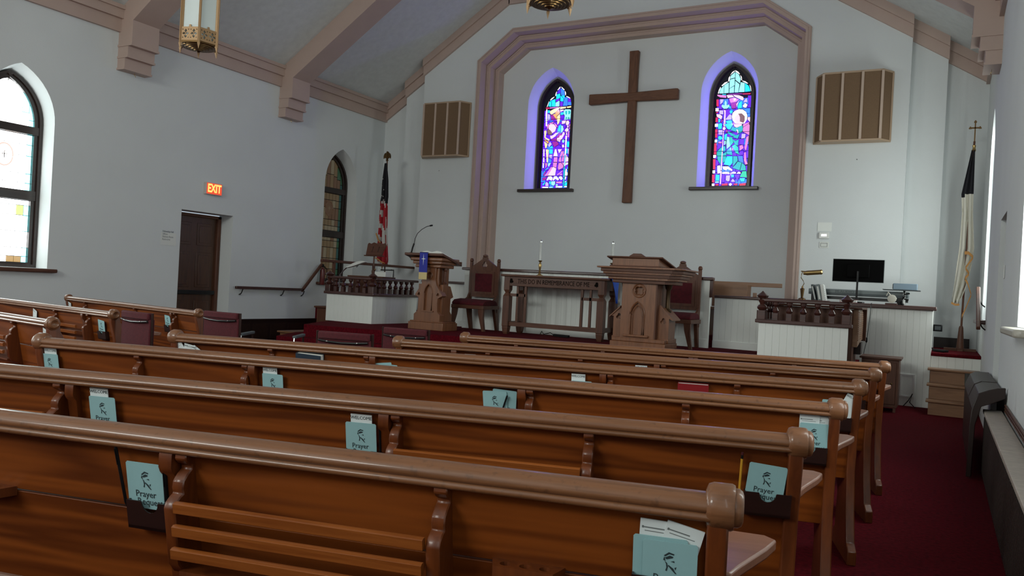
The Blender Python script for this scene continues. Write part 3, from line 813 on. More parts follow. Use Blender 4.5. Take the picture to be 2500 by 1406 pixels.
# ================================================================ PEWS
TL = .2
def yf(z): return TL * (.85 - z)
def pew(name, label, x, y, ang, L, brs, dbl, racks, holders, cups, left_knob=True, group='curved rows of wooden pews'):
    t = thing(name, label, 'pew', (x, y, 0), R(ang), group)
    # back boards (leaning), two boards with an open joint
    for z0, z1 in ((.699, .862), (.40, .694)):
        obj('back_board', MB().prism([(yf(z0), z0), (yf(z1), z1), (yf(z1) + .024, z1), (yf(z0) + .024, z0)], 'x', -L + .02, -.02), 'pew_wood', t, bev=.002)
    # capping rail: broad round above a small bead
    pr = [(-.028, .858), (-.036, .860), (-.0395, .866), (-.0375, .8725), (-.032, .876), (-.0365, .879), (-.039, .886), (-.036, .896), (-.027, .9045), (-.010, .910), (.012, .910), (.030, .905), (.040, .892), (.040, .872), (.034, .862)]
    obj('cap_rail', MB().prism(pr, 'x', -L + .03, -.03), 'rail_wood', t, smooth=50)
    def knob(side):
        k = MB(); n = 20
        prof = [(.018, 0), (.030, .001), (.043, .006), (.047, .016), (.047, .052), (.044, .058), (.039, .059), (.0385, .066), (.034, .073), (.026, .076), (.020, .068), (.0, .064)]
        m = Matrix.Translation((0, .002, .885)) @ (Matrix.Translation((-.055, 0, 0)) if side > 0 else Matrix.Translation((-L + .055, 0, 0))) @ Matrix.Rotation(R(90 * side), 4, 'Y')
        k.M = m; k.lathe(prof, n=n); obj('end_scroll', k, 'rail_wood', t, smooth=50)
    knob(1)
    if left_knob: knob(-1)
    ep = [(-.085, 0), (.34, 0), (.34, .07), (.29, .11), (.27, .30), (.33, .40), (.40, .47), (.395, .53), (.35, .56), (.31, .60), (.33, .655), (.37, .685), (.37, .715), (.30, .735), (.19, .725), (.12, .735), (.085, .775), (.055, .83), (.05, .875), (-.03, .875), (-.025, .82), (.02, .66), (.045, .45), (.01, .25), (-.035, .10), (-.085, .07)]
    for xx, sg in ((-.048, 1), (-L + .006, -1)):
        e_ = obj('end_panel', MB().prism(ep, 'x', xx, xx + .042), 'pew_dark', t, bev=.005)
        ax = xx + .042 if sg > 0 else xx
        arm = MB().prism([(ax - sg * .06, .07), (ax - sg * .06, .40), (ax + sg * .09, .39), (ax + sg * .115, .36), (ax + sg * .09, .28), (ax + sg * .03, .13), (ax + sg * .01, .07)][::sg], 'z', .705, .732); obj('armrest', arm, 'arm_wood', e_, bev=.006)
        obj('scroll_button', MB().lathe([(.0, 0), (.02, .003), (.026, .012), (.02, .022), (0, .026)], n=12, cx=xx + .021, cy=.392, cz=.495), 'pew_dark', e_)
    obj('seat', MB().prism([(.09, .44), (.45, .455), (.47, .447), (.465, .425), (.09, .412)], 'x', -L + .04, -.05), 'pew_wood', t, bev=.004)
    zs = [(.868, .004), (.862, .030), (.848, .034), (.838, .026), (.832, .012), (.822, .014), (.812, .030), (.798, .046), (.780, .052), (.768, .050), (.764, .060), (.752, .078), (.738, .086), (.60, .086), (.575, .07), (.555, .03), (.50, .006)]
    bp = [(yf(z) - d, z) for z, d in zs] + [(yf(.50) + .002, .50), (yf(.868) + .002, .868)]
    bm = MB().prism(bp, 'x', -.016, .016).mesh('bracket', 'pew_dark'); fixn(bm)
    zp = [(.868, .028), (.855, .034), (.825, .040), (.812, .036), (.800, .026), (.50, .024)]
    pm = MB().prism([(yf(z) - d, z) for z, d in zp] + [(yf(.50) + .002, .50), (yf(.868) + .002, .868)], 'x', -.018, .018).mesh('batten', 'pew_dark'); fixn(pm)
    for s in brs:
        o = bpy.data.objects.new('bracket', bm); COL.objects.link(o); o.parent = t; o.location = (-s, 0, 0)
        md = o.modifiers.new('edge', 'BEVEL'); md.width = .003; md.segments = 1; md.limit_method = 'ANGLE'
    for s in dbl:
        o = bpy.data.objects.new('batten', pm); COL.objects.link(o); o.parent = t; o.location = (-s, 0, 0)
    for a, b in racks:
        for z in (.757, .703, .650):
            y0 = yf(.70) - .098; obj('rack_slat', MB().prism([(y0, z - .026), (y0 - .004, z - .004), (y0 + .002, z), (y0 + .011, z), (y0 + .014, z - .004), (y0 + .014, z - .026)], 'x', -b, -a), 'slat_wood', t)
        obj('rack_bottom', box(-b, -a, yf(.60) - .085, yf(.60), .575, .585), 'pew_dark', t)
    for s in holders:
        h = MB(); wd = .068
        pts = [(-wd, .655), (wd, .655), (wd, .728), (.026, .728)] + [(.024 * math.cos(a), .726 + .026 * math.sin(a)) for a in [-R(180) * i / 8 for i in range(0, 9)]] + [(-.026, .728), (-wd, .728)]
        f = [(x, yf(z) - .036, z) for x, z in pts]; bk = [(x, yf(z) - .032, z) for x, z in pts]; n = len(pts)
        h.add(f + bk, [tuple(range(n)), tuple(range(n, 2 * n))[::-1]] + [(i, (i + 1) % n, n + (i + 1) % n, n + i) for i in range(n)])
        for sx_ in (-1, 1):
            a, b = sorted((sx_ * wd, sx_ * (wd - .004))); h.prism([(yf(.655) - .033, .655), (yf(.655), .655), (yf(.728), .728), (yf(.728) - .033, .728)], 'x', a, b)
        h.prism([(yf(.655) - .036, .655), (yf(.655), .655), (yf(.663), .663), (yf(.663) - .036, .663)], 'x', -wd, wd)
        obj('card_holder', h, 'holder_wood', t, loc=(-s, 0, 0), smooth=0)
    for s in cups:
        cc = MB(); holes = [[(hx + .0135 * math.cos(2 * math.pi * k / 12), -.028 + .0135 * math.sin(2 * math.pi * k / 12)) for k in range(12)] for hx in (-.044, 0, .044)]
        cc.M = Matrix.Translation((0, yf(.70), .706)) @ Matrix.Rotation(R(-90), 4, 'X') @ Matrix.Diagonal((1, 1, -1, 1))
        cc.M = Matrix.Translation((0, yf(.70), .706)) @ Matrix(((1, 0, 0, 0), (0, 0, 1, 0), (0, -1, 0, 0), (0, 0, 0, 1)))
        cc.plate([(-.082, 0), (-.066, -.052), (.066, -.052), (.082, 0)], holes, 0, .024)
        o = obj('cup_holder', cc, 'pew_dark', t, loc=(-s, 0, 0), smooth=0)
    return t
PW = {}
def P_(key, *a, **k): PW[key] = pew('pew', *a, **k)
RG = 'pews of the right hand block'; LG = 'pews of the left hand block'
P_('R6', 'nearest long honey brown pew across the bottom of the view', -.349, 1.622, 12.83, 4.0, [.61, 1.272], [1.312], [(.63, 1.256)], [.125, 1.37], [.42, 1.90], group=RG)
P_('R5', 'second long pew from the viewer, yellow pencil standing at its right end', -.339, 2.512, 15.41, 4.0, [.643, 1.285, 2.61], [1.325, 2.55], [(.66, 1.27), (2.63, 3.3)], [.10, 1.40, 2.40], [.445, 1.90], group=RG)
P_('R4', 'third long pew from the viewer, its left end scroll showing at the far left', -.334, 3.434, 13.54, 3.94, [.606, 1.275, 2.69, 3.307], [1.31, 2.65], [(.625, 1.26)], [.115, 1.41, 2.53, 3.845], [.44], group=RG)
P_('R3', 'fourth long pew from the viewer, holding the blue book and the red book', -.338, 4.447, 15.98, 3.99, [.62, 1.285, 2.70, 3.313], [1.325, 2.66], [(.64, 1.27)], [.115, 1.44, 2.57, 3.86], [.44], group=RG)
P_('R2', 'fifth pew from the viewer, shorter, second from the platform', -.33, 5.373, 17.22, 3.10, [.618, 1.29, 1.824, 2.446], [1.332, 2.68], [], [.13, 1.43, 2.57], [], group=RG)
P_('R1', 'front pew of the right block, closest to the pulpit', -.323, 6.194, 14.66, 3.12, [.62, 1.31, 2.0, 2.677], [1.345], [], [.13, 1.43, 2.555], [], group=RG)
P_('R7', 'unseen pew added behind the nearest pew to shade it, outside the bottom of the view', -.345, .72, 13, 4.0, [.61, 1.272], [1.312], [], [.125], [], group=RG)  # added behind the camera, blocks rear light from the near pew backs
P_('R8', 'unseen rearmost pew added to shade the rows ahead, outside the view', -.345, -.18, 13, 4.0, [.61, 1.272], [1.312], [], [.125], [], group=RG)  # second unseen pew, added for the same shading
P_('LA', 'front pew of the left block with both end scrolls showing before the dark door', -6.408, 5.433, -10.81, 3.07, [.44, 1.3, 2.54], [.50], [], [.60, 2.97], [], group=LG)
P_('LB', 'second pew of the left block, slatted book rack on its back', -6.276, 4.429, -8.06, 3.1, [.43, 1.07], [.52], [(.55, 1.05)], [.20, 1.53], [], group=LG)
P_('LC', 'third pew of the left block at the left edge of the view', -5.363, 3.326, -8.35, 3.1, [.60, 1.3], [], [(.62, 1.28)], [.09], [], group=LG)

# ---------------------------------------------------------------- cards, papers, pens in the holders
def local(key, s, z, off, tilt=0, extra=0):
    t = PW[key]; m = Matrix.Translation(t.location) @ Matrix.Rotation(t.rotation_euler.z, 4, 'Z')
    return m @ Matrix.Translation((-s, yf(z) - off, z)) @ Matrix.Rotation(math.atan(TL), 4, 'X') @ Matrix.Rotation(R(tilt), 4, 'Y') @ Matrix.Rotation(R(extra), 4, 'X')
def hands(mb, y):                   # praying hands emblem
    for P in ([(-.010, .024), (.000, .032), (.011, .029), (.010, .026), (.001, .028), (-.007, .022)], [(-.008, .019), (.002, .025), (.009, .023), (.008, .020), (-.004, .016)],
              [(-.011, .014), (-.009, .022), (-.006, .012)], [(-.008, .012), (-.005, .006), (-.004, -.002), (-.006, -.009), (-.003, -.010), (-.001, .000), (-.003, .008)],
              [(.000, .004), (.010, -.003), (.013, -.009), (.017, -.014), (.014, -.014), (.008, -.008), (-.001, .002)], [(.012, -.001), (.016, .001), (.014, -.006)], [(.004, .012), (.012, .010), (.011, .014)]):
        mb.prism(P, 'y', y, y + .0004)
def lib_mesh(fn, name):
    o = fn(); me = o.data; return me
cardM = MB().prism([(-.055, -.060), (.055, -.060), (.055, .056), (.051, .060), (-.051, .060), (-.055, .056)], 'y', 0, .0016).mesh('card', 'card_blue', 0); fixn(cardM)
hb = MB(); hands(hb, -.0006); handM = hb.mesh('emblem', 'ink', 0)
_t = text('lettering', 'Prayer', .024, 'ink', ext=.0003, sx=.95); prM = _t.data; bpy.data.objects.remove(_t)
_t = text('lettering', 'Requests', .024, 'ink', ext=.0003, sx=.95); rqM = _t.data; bpy.data.objects.remove(_t)
_t = text('lettering', 'WELCOME', .016, 'ink', ext=.0003, sx=.98); weM = _t.data; bpy.data.objects.remove(_t)
welM = MB().box(-.038, .038, 0, .003, -.075, .075).mesh('card', 'card_white', 0); fixn(welM)
lineM = MB().box(-.030, .012, -.0004, 0, .056, .0585).box(-.028, .024, -.0004, 0, .049, .0505).box(-.034, -.030, -.0004, 0, .055, .060).mesh('rules', 'grey_ink', 0)
def sub(name, me, par, M=None):
    o = bpy.data.objects.new(name, me); COL.objects.link(o); o.parent = par
    if M is not None: o.matrix_local = M
    return o
LIE = Matrix.Rotation(R(90), 4, 'X')
def blue_card(key, s, z, label, off=.022, tilt=0):
    o = bpy.data.objects.new('prayer_card', cardM); COL.objects.link(o); o.matrix_world = local(key, s, z, off, tilt)
    tag(o, label, 'card', 'pale blue prayer request cards in the pew holders')
    sub('emblem', handM, o, Matrix.Translation((-.002, 0, .006)))
    sub('lettering', prM, o, Matrix.Translation((-.003, -.0005, -.022)) @ LIE); sub('lettering', rqM, o, Matrix.Translation((.012, -.0005, -.042)) @ LIE)
    return o
def white_card(key, s, z, label, off=.016, tilt=0, word=True):
    o = bpy.data.objects.new('welcome_card', welM); COL.objects.link(o); o.matrix_world = local(key, s, z, off, tilt)
    tag(o, label, 'card', 'white cards in the pew holders')
    if word: sub('lettering', weM, o, Matrix.Translation((0, -.0005, .062)) @ LIE)
    else: sub('rules', lineM, o)
    return o
def pen(key, s, z, label, L=.14, m='black_plastic', tilt=0, off=.026, r=.0038):
    b = MB().lathe([(.0006, -L / 2 - .008), (r, -L / 2 + .006), (r, L / 2 - .003), (r * .7, L / 2)], n=8)
    o = obj('pen', b, m); o.matrix_world = local(key, s, z, off, tilt); tag(o, label, 'pen')
    sub('clip', MB().box(-.001, .001, -r - .002, -r - .0006, L / 2 - .045, L / 2 - .004).mesh('clip', 'steel' if m == 'brown_pen' else m, 0), o); return o
blue_card('R6', .118, .745, 'large blue prayer card at the right end of the nearest pew')
blue_card('R6', .138, .752, 'blue card tucked behind the right end card of the nearest pew', off=.018)
white_card('R6', .145, .770, 'white printed slip behind the blue cards at the nearest pew right end', off=.012, tilt=2, word=False)
white_card('R6', .105, .768, 'tilted white printed slip, right of the other slip at the nearest pew', off=.0145, tilt=13, word=False)
blue_card('R6', 1.386, .765, 'blue prayer card between two dark pens on the nearest pew')
pen('R6', 1.455, .785, 'long dark pen leaning left of the blue card on the nearest pew', L=.15, tilt=-6)
pen('R6', 1.325, .755, 'thick black pen right of the blue card on the nearest pew', L=.13, tilt=1, r=.006)
blue_card('R5', .107, .755, 'blue prayer card beside the yellow pencil', tilt=5)
o = obj('pencil', MB().lathe([(.0036, -.07), (.0036, .052)], n=6), 'yellow'); o.matrix_world = local('R5', .181, .775, .022, 1); tag(o, 'yellow pencil with worn eraser standing in the card holder', 'pencil')
sub('ferrule', MB().lathe([(.0038, .052), (.004, .058), (.0038, .064)], n=10).mesh('ferrule', 'black_metal'), o); sub('eraser', MB().lathe([(.0036, .064), (.0034, .072)], n=10).mesh('eraser', 'maroon_fabric'), o)
blue_card('R5', 1.412, .762, 'blue prayer card under the WELCOME card in the second pew centre')
white_card('R5', 1.412, .776, 'WELCOME card standing above the blue card in the second pew centre')
pen('R5', 1.342, .765, 'slim black pen at the right of the second pew centre holder', L=.12, tilt=0)
blue_card('R5', 2.425, .765, 'blue prayer card in the second pew left holder', tilt=0)
white_card('R5', 2.44, .780, 'WELCOME card in the second pew left holder', tilt=0)
blue_card('R4', .10, .765, 'blue prayer card partly behind the second pew end scroll')
white_card('R4', .12, .782, 'white slip behind the card at the third pew right end', word=False); white_card('R4', .085, .780, 'second white slip at the third pew right end', off=.0125, word=False)
blue_card('R4', 1.432, .782, 'front one of two overlapping blue cards on the third pew', tilt=-3, off=.025)
blue_card('R4', 1.392, .790, 'rear one of two overlapping blue cards on the third pew', tilt=3, off=.019)
pen('R4', 1.392, .775, 'black pen slanting across the blue cards on the third pew', L=.11, tilt=18, off=.030)
blue_card('R4', 2.545, .768, 'blue prayer card in the third pew middle holder', tilt=1)
white_card('R4', 2.56, .782, 'WELCOME card in the third pew middle holder', tilt=0)
blue_card('R4', 3.855, .768, 'blue prayer card at the left end of the third pew', tilt=0); white_card('R4', 3.85, .783, 'WELCOME card at the left end of the third pew')
blue_card('R3', 2.595, .768, 'left blue card of the leaning pair on the fourth pew', tilt=-7); blue_card('R3', 2.565, .762, 'right blue card of the leaning pair on the fourth pew', off=.028, tilt=2)
blue_card('R3', 1.44, .752, 'blue prayer card in the fourth pew centre holder'); white_card('R3', 1.46, .775, 'WELCOME card in the fourth pew centre holder')
blue_card('R3', .14, .757, 'blue prayer card peeping left of the third pew end scroll', off=.025); white_card('R3', .07, .775, 'tilted WELCOME card behind the third pew end scroll', tilt=24)
white_card('R3', 3.865, .775, 'WELCOME paper fanned out at the left end of the fourth pew', tilt=10, off=.026); white_card('R3', 3.92, .785, 'blank white paper fanned out left of the WELCOME paper', tilt=-28, off=.018, word=False)
white_card('R3', 3.84, .765, 'lowest white paper leaning right at the left end of the fourth pew', tilt=35, off=.021, word=False)
white_card('R2', 1.43, .772, 'WELCOME card in the fifth pew centre holder'); white_card('R2', 2.57, .765, 'white card just showing at the left of the fifth pew', word=False)
white_card('R2', .13, .762, 'tilted WELCOME card at the right end of the fifth pew', tilt=-14)
white_card('R1', 2.555, .768, 'white slip showing at the left of the front pew', word=False, tilt=3)
blue_card('LA', .60, .768, 'blue prayer card on the front left block pew', tilt=4); white_card('LA', 3.0, .762, 'white card by the left end scroll of the front left block pew', tilt=12, word=False)
blue_card('LB', .205, .765, 'blue prayer card at the right end of the second left block pew', tilt=6)
white_card('LB', 1.53, .768, 'white papers standing on the second left block pew', tilt=22, word=False)
white_card('LC', .10, .768, 'white papers standing at the right end of the third left block pew', tilt=15, word=False); white_card('LC', .075, .765, 'second sheaf of white papers beside the third left block pew end', tilt=17, off=.022, word=False)
def book(key, s, z, w_, h, th, cov, label, tilt=0, off=.05):
    t = thing('book', label, 'book', group='hymn books in the pew racks'); t.matrix_world = local(key, s, z, off, tilt)
    obj('cover', MB().box(-w_ / 2, w_ / 2, -.001, .002, -h / 2, h / 2).box(-w_ / 2, w_ / 2, th - .002, th + .001, -h / 2, h / 2).box(-w_ / 2, -w_ / 2 + .003, 0, th, -h / 2, h / 2), cov, t)
    obj('pages', box(-w_ / 2 + .003, w_ / 2 - .003, .002, th - .002, -h / 2 + .003, h / 2 - .004), 'paper', t)
book('R3', 3.06, .735, .16, .225, .045, 'navy_cover', 'thick dark blue hymn book standing in the fourth pew rack', tilt=3)
book('R3', .845, .735, .16, .22, .030, 'red_cover', 'red hymn book standing in the fourth pew rack', tilt=0, off=.04)

# ---------------------------------------------------------------- maroon stacking chairs
def stack_chair(x, y, a, label, up=0):
    t = thing('stacking_chair', label, 'chair', (x, y, 0), R(a), 'maroon upholstered stacking chairs')
    w_ = .235
    b = MB(); pts = [(-w_ + .02, 0), (-w_, -.012), (0, -.03), (w_, -.012), (w_ - .02, 0)]
    b.prism([(-w_, -.015), (-w_ * .5, -.03), (0, -.036), (w_ * .5, -.03), (w_, -.015), (w_, .03), (0, .01), (-w_, .03)], 'z', .50, .81)
    b.prism([(-w_ + .01, -.03), (-w_ * .5, -.045), (0, -.052), (w_ * .5, -.045), (w_ - .01, -.03), (w_ - .01, .02), (0, .01), (-w_ + .01, .02)], 'z', .80, .86)
    bo = obj('backrest', b, 'maroon_fabric', t, bev=.012, loc=(0, 0, up))
    obj('handle_bar', MB().tube([(-w_ + .02, -.028, .79), (-w_ * .5, -.044, .782), (0, -.050, .778), (w_ * .5, -.044, .782), (w_ - .02, -.028, .79)], .009, 8), 'black_metal', t, loc=(0, 0, up))
    for s in (-.13, .13): obj('rivet', MB().lathe([(0, 0), (.007, .001), (.004, .004)], n=8), 'steel', t, loc=(s, -.050, .785 + up), rot=(R(90), 0, 0))
    for s in (-1, 1):
        obj('back_post', MB().tube([(s * (w_ + .006), .0, .86 + up), (s * (w_ + .006), .01, .5), (s * (w_ + .006), .03, .42), (s * (w_ + .006), -.06, 0)], .011, 8), 'brown_metal', t)
        obj('leg', MB().tube([(s * (w_ + .0), .06, .43), (s * (w_ + .0), .42, .42), (s * (w_ + .01), .46, 0)], .011, 8), 'brown_metal', t)
    obj('seat', MB().box(-w_, w_, .03, .47, .42, .49, .03), 'maroon_fabric', t, bev=.02)
    return t
stack_chair(-5.95, 4.41, -9, 'maroon stacking chair by the end scroll of the second left block pew', .07)
stack_chair(-5.92, 5.28, -1, 'maroon stacking chair below the exit door, right of the front left block pew', .07)
stack_chair(-4.12, 4.90, 12, 'maroon stacking chair behind the fourth pew, below the white choir box', .02)
stack_chair(-4.28, 5.93, 5, 'maroon stacking chair in front of the small lectern', .02)
t = thing('armchair', 'low metal framed armchair seen by its padded armrest near the left steps', 'chair', (-6.3, 6.25, 0), R(30))
for s in (-.28, .28):
    obj('arm_pad', MB().box(s - .022, s + .022, -.02, .42, .635, .665, .01), 'dark_grey', t, bev=.008)
    obj('front_post', MB().tube([(s, -.02, .64), (s, -.06, .35), (s, -.10, 0)], .011, 8), 'steel', t); obj('rear_post', MB().tube([(s, .40, .64), (s, .42, .3), (s, .46, 0)], .011, 8), 'brown_metal', t)
obj('seat', MB().box(-.26, .26, -.04, .42, .36, .42, .03), 'black_plastic', t, bev=.02)

# ================================================================ LECTERN (small) local origin: front centre at platform
def trefoil_pts(cx, cz, r, rot=90, n=8, lobes=3):
    out = []
    for k in range(lobes):
        a0 = R(rot + 360 / lobes * k); dd = .45 if lobes == 3 else .5; ox, oz = cx + r * dd * math.cos(a0), cz + r * dd * math.sin(a0); sp = 110 if lobes == 3 else 88
        for i in range(n + 1):
            a = a0 + R(-sp + 2 * sp * i / n); out.append((ox + r * .5 * math.cos(a), oz + r * .5 * math.sin(a)))
    return out
def lancet(hw, z0, zs, zp, n=8, cx=0): return [(cx + x, z) for x, z in arch(hw, zs, zp, z0, n)]
def ring(cx, cz, r, n=24): return [(cx + r * math.cos(2 * math.pi * k / n), cz + r * math.sin(2 * math.pi * k / n)) for k in range(n)]
t = thing('lectern', 'small carved gothic wooden lectern with a blue banner on its front', 'lectern', (-7.10, 10.4, PZ))
obj('plinth', MB().box(-.36, .30, -.02, .40, 0, .12).box(-.34, .28, -.005, .39, .12, .14), 'pulpit_wood', t, bev=.006)
shp = [(-.27, .14), (.22, .14), (.22, .24), (.17, .29), (.16, .42), (.165, .50), (.25, .545), (.13, .71), (.105, .80), (.115, 1.0), (-.14, 1.0), (-.13, .80), (-.155, .71), (-.27, .545), (-.19, .50), (-.19, .42), (-.21, .29), (-.27, .24)]
la = lancet(.075, .30, .58, .72, cx=-.015)
fr = MB().plate(shp, [la, ring(-.0, .86, .048), trefoil_pts(-.195, .56, .028), trefoil_pts(.165, .56, .028)], 0, .035); obj('front_panel', fr, 'pulpit_wood', t, smooth=0, bev=0)
obj('panel_back', box(-.17, .15, .03, .04, .24, .98), 'pulpit_wood', t)
obj('body', MB().prism([(x * .97 - .0, z) for x, z in shp], 'y', .04, .14), 'pulpit_wood', t)
obj('body', MB().box(-.17, .13, .14, .34, .14, 1.0), 'pulpit_wood', t)
for s in (1,):
    obj('side_buttress', MB().prism([(.08, .14), (.38, .14), (.38, .24), (.32, .30), (.32, .50), (.40, .53), (.30, .70), (.12, .72), (.08, .72)], 'x', .13, .20), 'pulpit_wood', t, bev=.004)
obj('side_buttress', MB().prism([(.08, .14), (.38, .14), (.38, .24), (.32, .30), (.32, .50), (.40, .53), (.30, .70), (.12, .72), (.08, .72)], 'x', -.26, -.19), 'pulpit_wood', t, bev=.004)
obj('lancet_moulding', MB().tube([(x, -.004, z) for x, z in la], .008, 6, True), 'pulpit_wood', t); obj('lancet_sill', box(-.12, .10, -.018, .03, .285, .305), 'pulpit_wood', t)
obj('round_moulding', MB().tube([(x, -.004, z) for x, z in ring(0, .86, .052)], .008, 6, True), 'pulpit_wood', t)
for s, px in ((-1, -.20), (1, .175)):
    obj('column', MB().lathe([(.03, 0), (.035, .02), (.02, .04), (.02, .20), (.035, .22), (.03, .25)], n=12, cx=px, cy=.16, cz=.73), 'dark_oak_v', t)
for z, e in ((.98, 0), (1.035, .03), (1.085, .06)):
    obj('cornice', MB().box(-.27 - e, .21 + e, -.03 - e, .36 + e, z, z + .05), 'pulpit_wood', t, bev=.012)
obj('cornice_block', MB().box(-.20, .14, .0, .36, 1.13, 1.16), 'dark_oak', t)
tp = MB().prism([(-.10, 1.165), (-.10, 1.205), (.46, 1.07), (.46, 1.03)], 'x', -.44, .29); obj('reading_board', tp, 'dark_oak', t, bev=.006)
obj('book_ledge', MB().prism([(.44, 1.035), (.44, 1.10), (.46, 1.10), (.46, 1.03)], 'x', -.44, .29), 'dark_oak', t)
tl = math.atan2(-.135, .56)
b = thing('open_book', 'open book with white pages and pale cloth lying on the small lectern', 'book', (-7.10, 10.54, PZ + 1.175)); b.rotation_euler = (tl, 0, 0)
obj('page_block', MB().prism([(-.19, 0), (-.18, .028), (-.09, .045), (-.01, .022), (.01, .022), (.09, .045), (.18, .028), (.19, 0)], 'y', -.13, .13), 'paper', b)
obj('cover', box(-.20, .20, -.14, .14, -.006, 0), 'gold_cloth', b)
bn = thing('banner', 'royal blue hanging banner with a white star cross on the small lectern', 'banner', (-7.15, 10.27, PZ))
obj('cloth', MB().prism([(-.0, 1.215), (-.0, .90), (.008, .90), (.008, 1.215)], 'x', -.075, .075), 'royal_blue', bn)
obj('cloth_top', MB().prism([(-.0, 1.215), (.035, 1.217), (.035, 1.209), (.0, 1.207)], 'x', -.075, .075), 'royal_blue', bn)
obj('hem', MB().prism([(-.001, .90), (-.001, .79), (.007, .79), (.007, .90)], 'x', -.075, .075), 'gold_cloth', bn)
obj('star_cross', MB().prism([(0, 1.185), (.006, 1.118), (.045, 1.11), (.006, 1.102), (0, 1.01), (-.006, 1.102), (-.045, 1.11), (-.006, 1.118)], 'y', -.003, 0), 'card_white', bn)
g = thing('microphone', 'black gooseneck microphone on the left edge of the small lectern', 'microphone', (-7.44, 10.34, PZ + 1.19))
obj('base', MB().lathe([(.04, 0), (.04, .012), (.02, .02)], n=16), 'black_metal', g)
obj('gooseneck', MB().tube([(0, 0, .01), (.02, 0, .09), (.045, 0, .16)], .013, 8), 'black_metal', g)
obj('gooseneck', MB().tube([(.045, 0, .16), (.06, 0, .24), (.10, 0, .32), (.18, 0, .385), (.27, 0, .43), (.34, 0, .445)], .005, 8), 'black_metal', g)
obj('capsule', MB().tube([(.33, 0, .443), (.375, 0, .45)], .012, 8), 'black_plastic', g)
obj('cable', MB().tube([(.0, -.02, .01), (-.02, -.04, -.04), (.02, -.03, -.085), (.09, .03, -.10)], .004, 6), 'black_plastic', g)

# ================================================================ PULPIT
t = thing('pulpit', 'large carved wooden pulpit with quatrefoil and pointed arch panel', 'pulpit', (-3.51, 10.0, PZ))
obj('step', MB().box(-.40, .50, -.10, .52, 0, .035), 'dark_oak', t, bev=.004)
obj('plinth', MB().box(-.36, .40, -.045, .48, .035, .11).box(-.345, .385, -.025, .46, .11, .16), 'pulpit_wood', t, bev=.008)
body = rect(-.235, .225, .16, .90); la = lancet(.088, .20, .47, .625, cx=-.01); qf = trefoil_pts(.0, .785, .066, 45, 8, 4)
obj('front_panel', MB().plate(body, [la, qf], 0, .03), 'pulpit_wood', t, smooth=0)
obj('body', MB().box(-.235, .225, .045, .42, .16, .90).box(-.13, .12, .028, .046, .16, .66), 'pulpit_wood', t)
obj('corner_post', MB().box(.225, .245, .0, .44, .16, .90), 'dark_oak_v', t)
obj('lancet_moulding', MB().tube([(x, -.006, z) for x, z in lancet(.098, .20, .475, .642, cx=-.01)], .009, 6, True), 'pulpit_wood', t)
obj('lancet_moulding', MB().tube([(x, .0, z) for x, z in lancet(.072, .20, .46, .595, cx=-.01)], .006, 6, True), 'pulpit_wood', t)
obj('lancet_sill', MB().box(-.19, .16, -.035, .02, .175, .205), 'pulpit_wood', t, bev=.008)
obj('round_moulding', MB().tube([(x, -.006, z) for x, z in ring(0, .785, .086)], .009, 8, True), 'pulpit_wood', t)
obj('quatrefoil', MB().tube([(x, -.003, z) for x, z in qf], .007, 6, True), 'pulpit_wood', t)
for s in (-1, 1):
    cx = .315 if s > 0 else -.30
    wg = [(cx - .075, .16), (cx + .075, .16), (cx + .075, .44), (cx + .11, .42), (cx + .12, .435), (cx, .56) if s < 0 else (cx - .05, .61), (cx - .12, .435) if s < 0 else (cx - .075, .61), (cx - .075, .43)]
    obj('buttress', MB().plate(wg, [trefoil_pts(cx, .43 if s < 0 else .40, .045)], .10, .14), 'pulpit_wood', t, smooth=0)
    obj('buttress', MB().box(cx - .07, cx + .07, .14, .40, .16, .44), 'pulpit_wood', t)
    obj('buttress_roof', MB().prism([(cx + s * .13, .415), (cx + s * .13, .432), (cx - s * .02, .575), (cx - s * .02, .555)], 'y', .08, .42), 'pulpit_wood', t)
    obj('buttress_base', MB().box(cx - .085, cx + .085, .08, .44, .11, .17), 'pulpit_wood', t, bev=.006)
    obj('column', MB().lathe([(.05, 0), (.055, .03), (.04, .05), (.03, .07), (.028, .30), (.04, .32), (.05, .36), (.055, .385)], n=14, cx=cx - .005 * s, cy=.27, cz=.51), 'dark_bronze', t)
for k, (z, e, h) in enumerate(((.88, .0, .05), (.925, .045, .035), (.955, .075, .045), (.995, .10, .03), (1.02, .125, .045), (1.065, .165, .022))):
    m = MB(); x0, x1, y0, y1 = -.36 - e, .36 + e, -.06 - e, .40 + e; c = .10 + e * .5
    m.prism([(x0, y0), (x1 - c * .0, y0), (x1 + .0, y0), (x1 + .10, y0 + .16), (x1 + .10, y1), (x0 - .0, y1)], 'z', z, z + h)
    obj('cornice', m, 'pulpit_wood' if k % 2 else 'dark_oak', t, bev=.009, smooth=0)
obj('desk_box', MB().prism([(-.16, 1.085), (-.16, 1.20), (.42, 1.10), (.42, 1.085)], 'x', -.335, .30), 'pulpit_wood', t, bev=.004)
obj('desk_box_foot', box(-.36, .33, -.19, .44, 1.085, 1.105), 'dark_oak', t, bev=.006)
obj('reading_board', MB().prism([(-.20, 1.205), (-.20, 1.225), (.46, 1.11), (.46, 1.09)], 'x', -.40, .36), 'dark_oak', t, bev=.006)
obj('crest', MB().prism([(-.10, 1.225), (-.04, 1.262), (.06, 1.262), (.12, 1.225)], 'y', -.19, -.15), 'dark_oak', t, bev=.004)

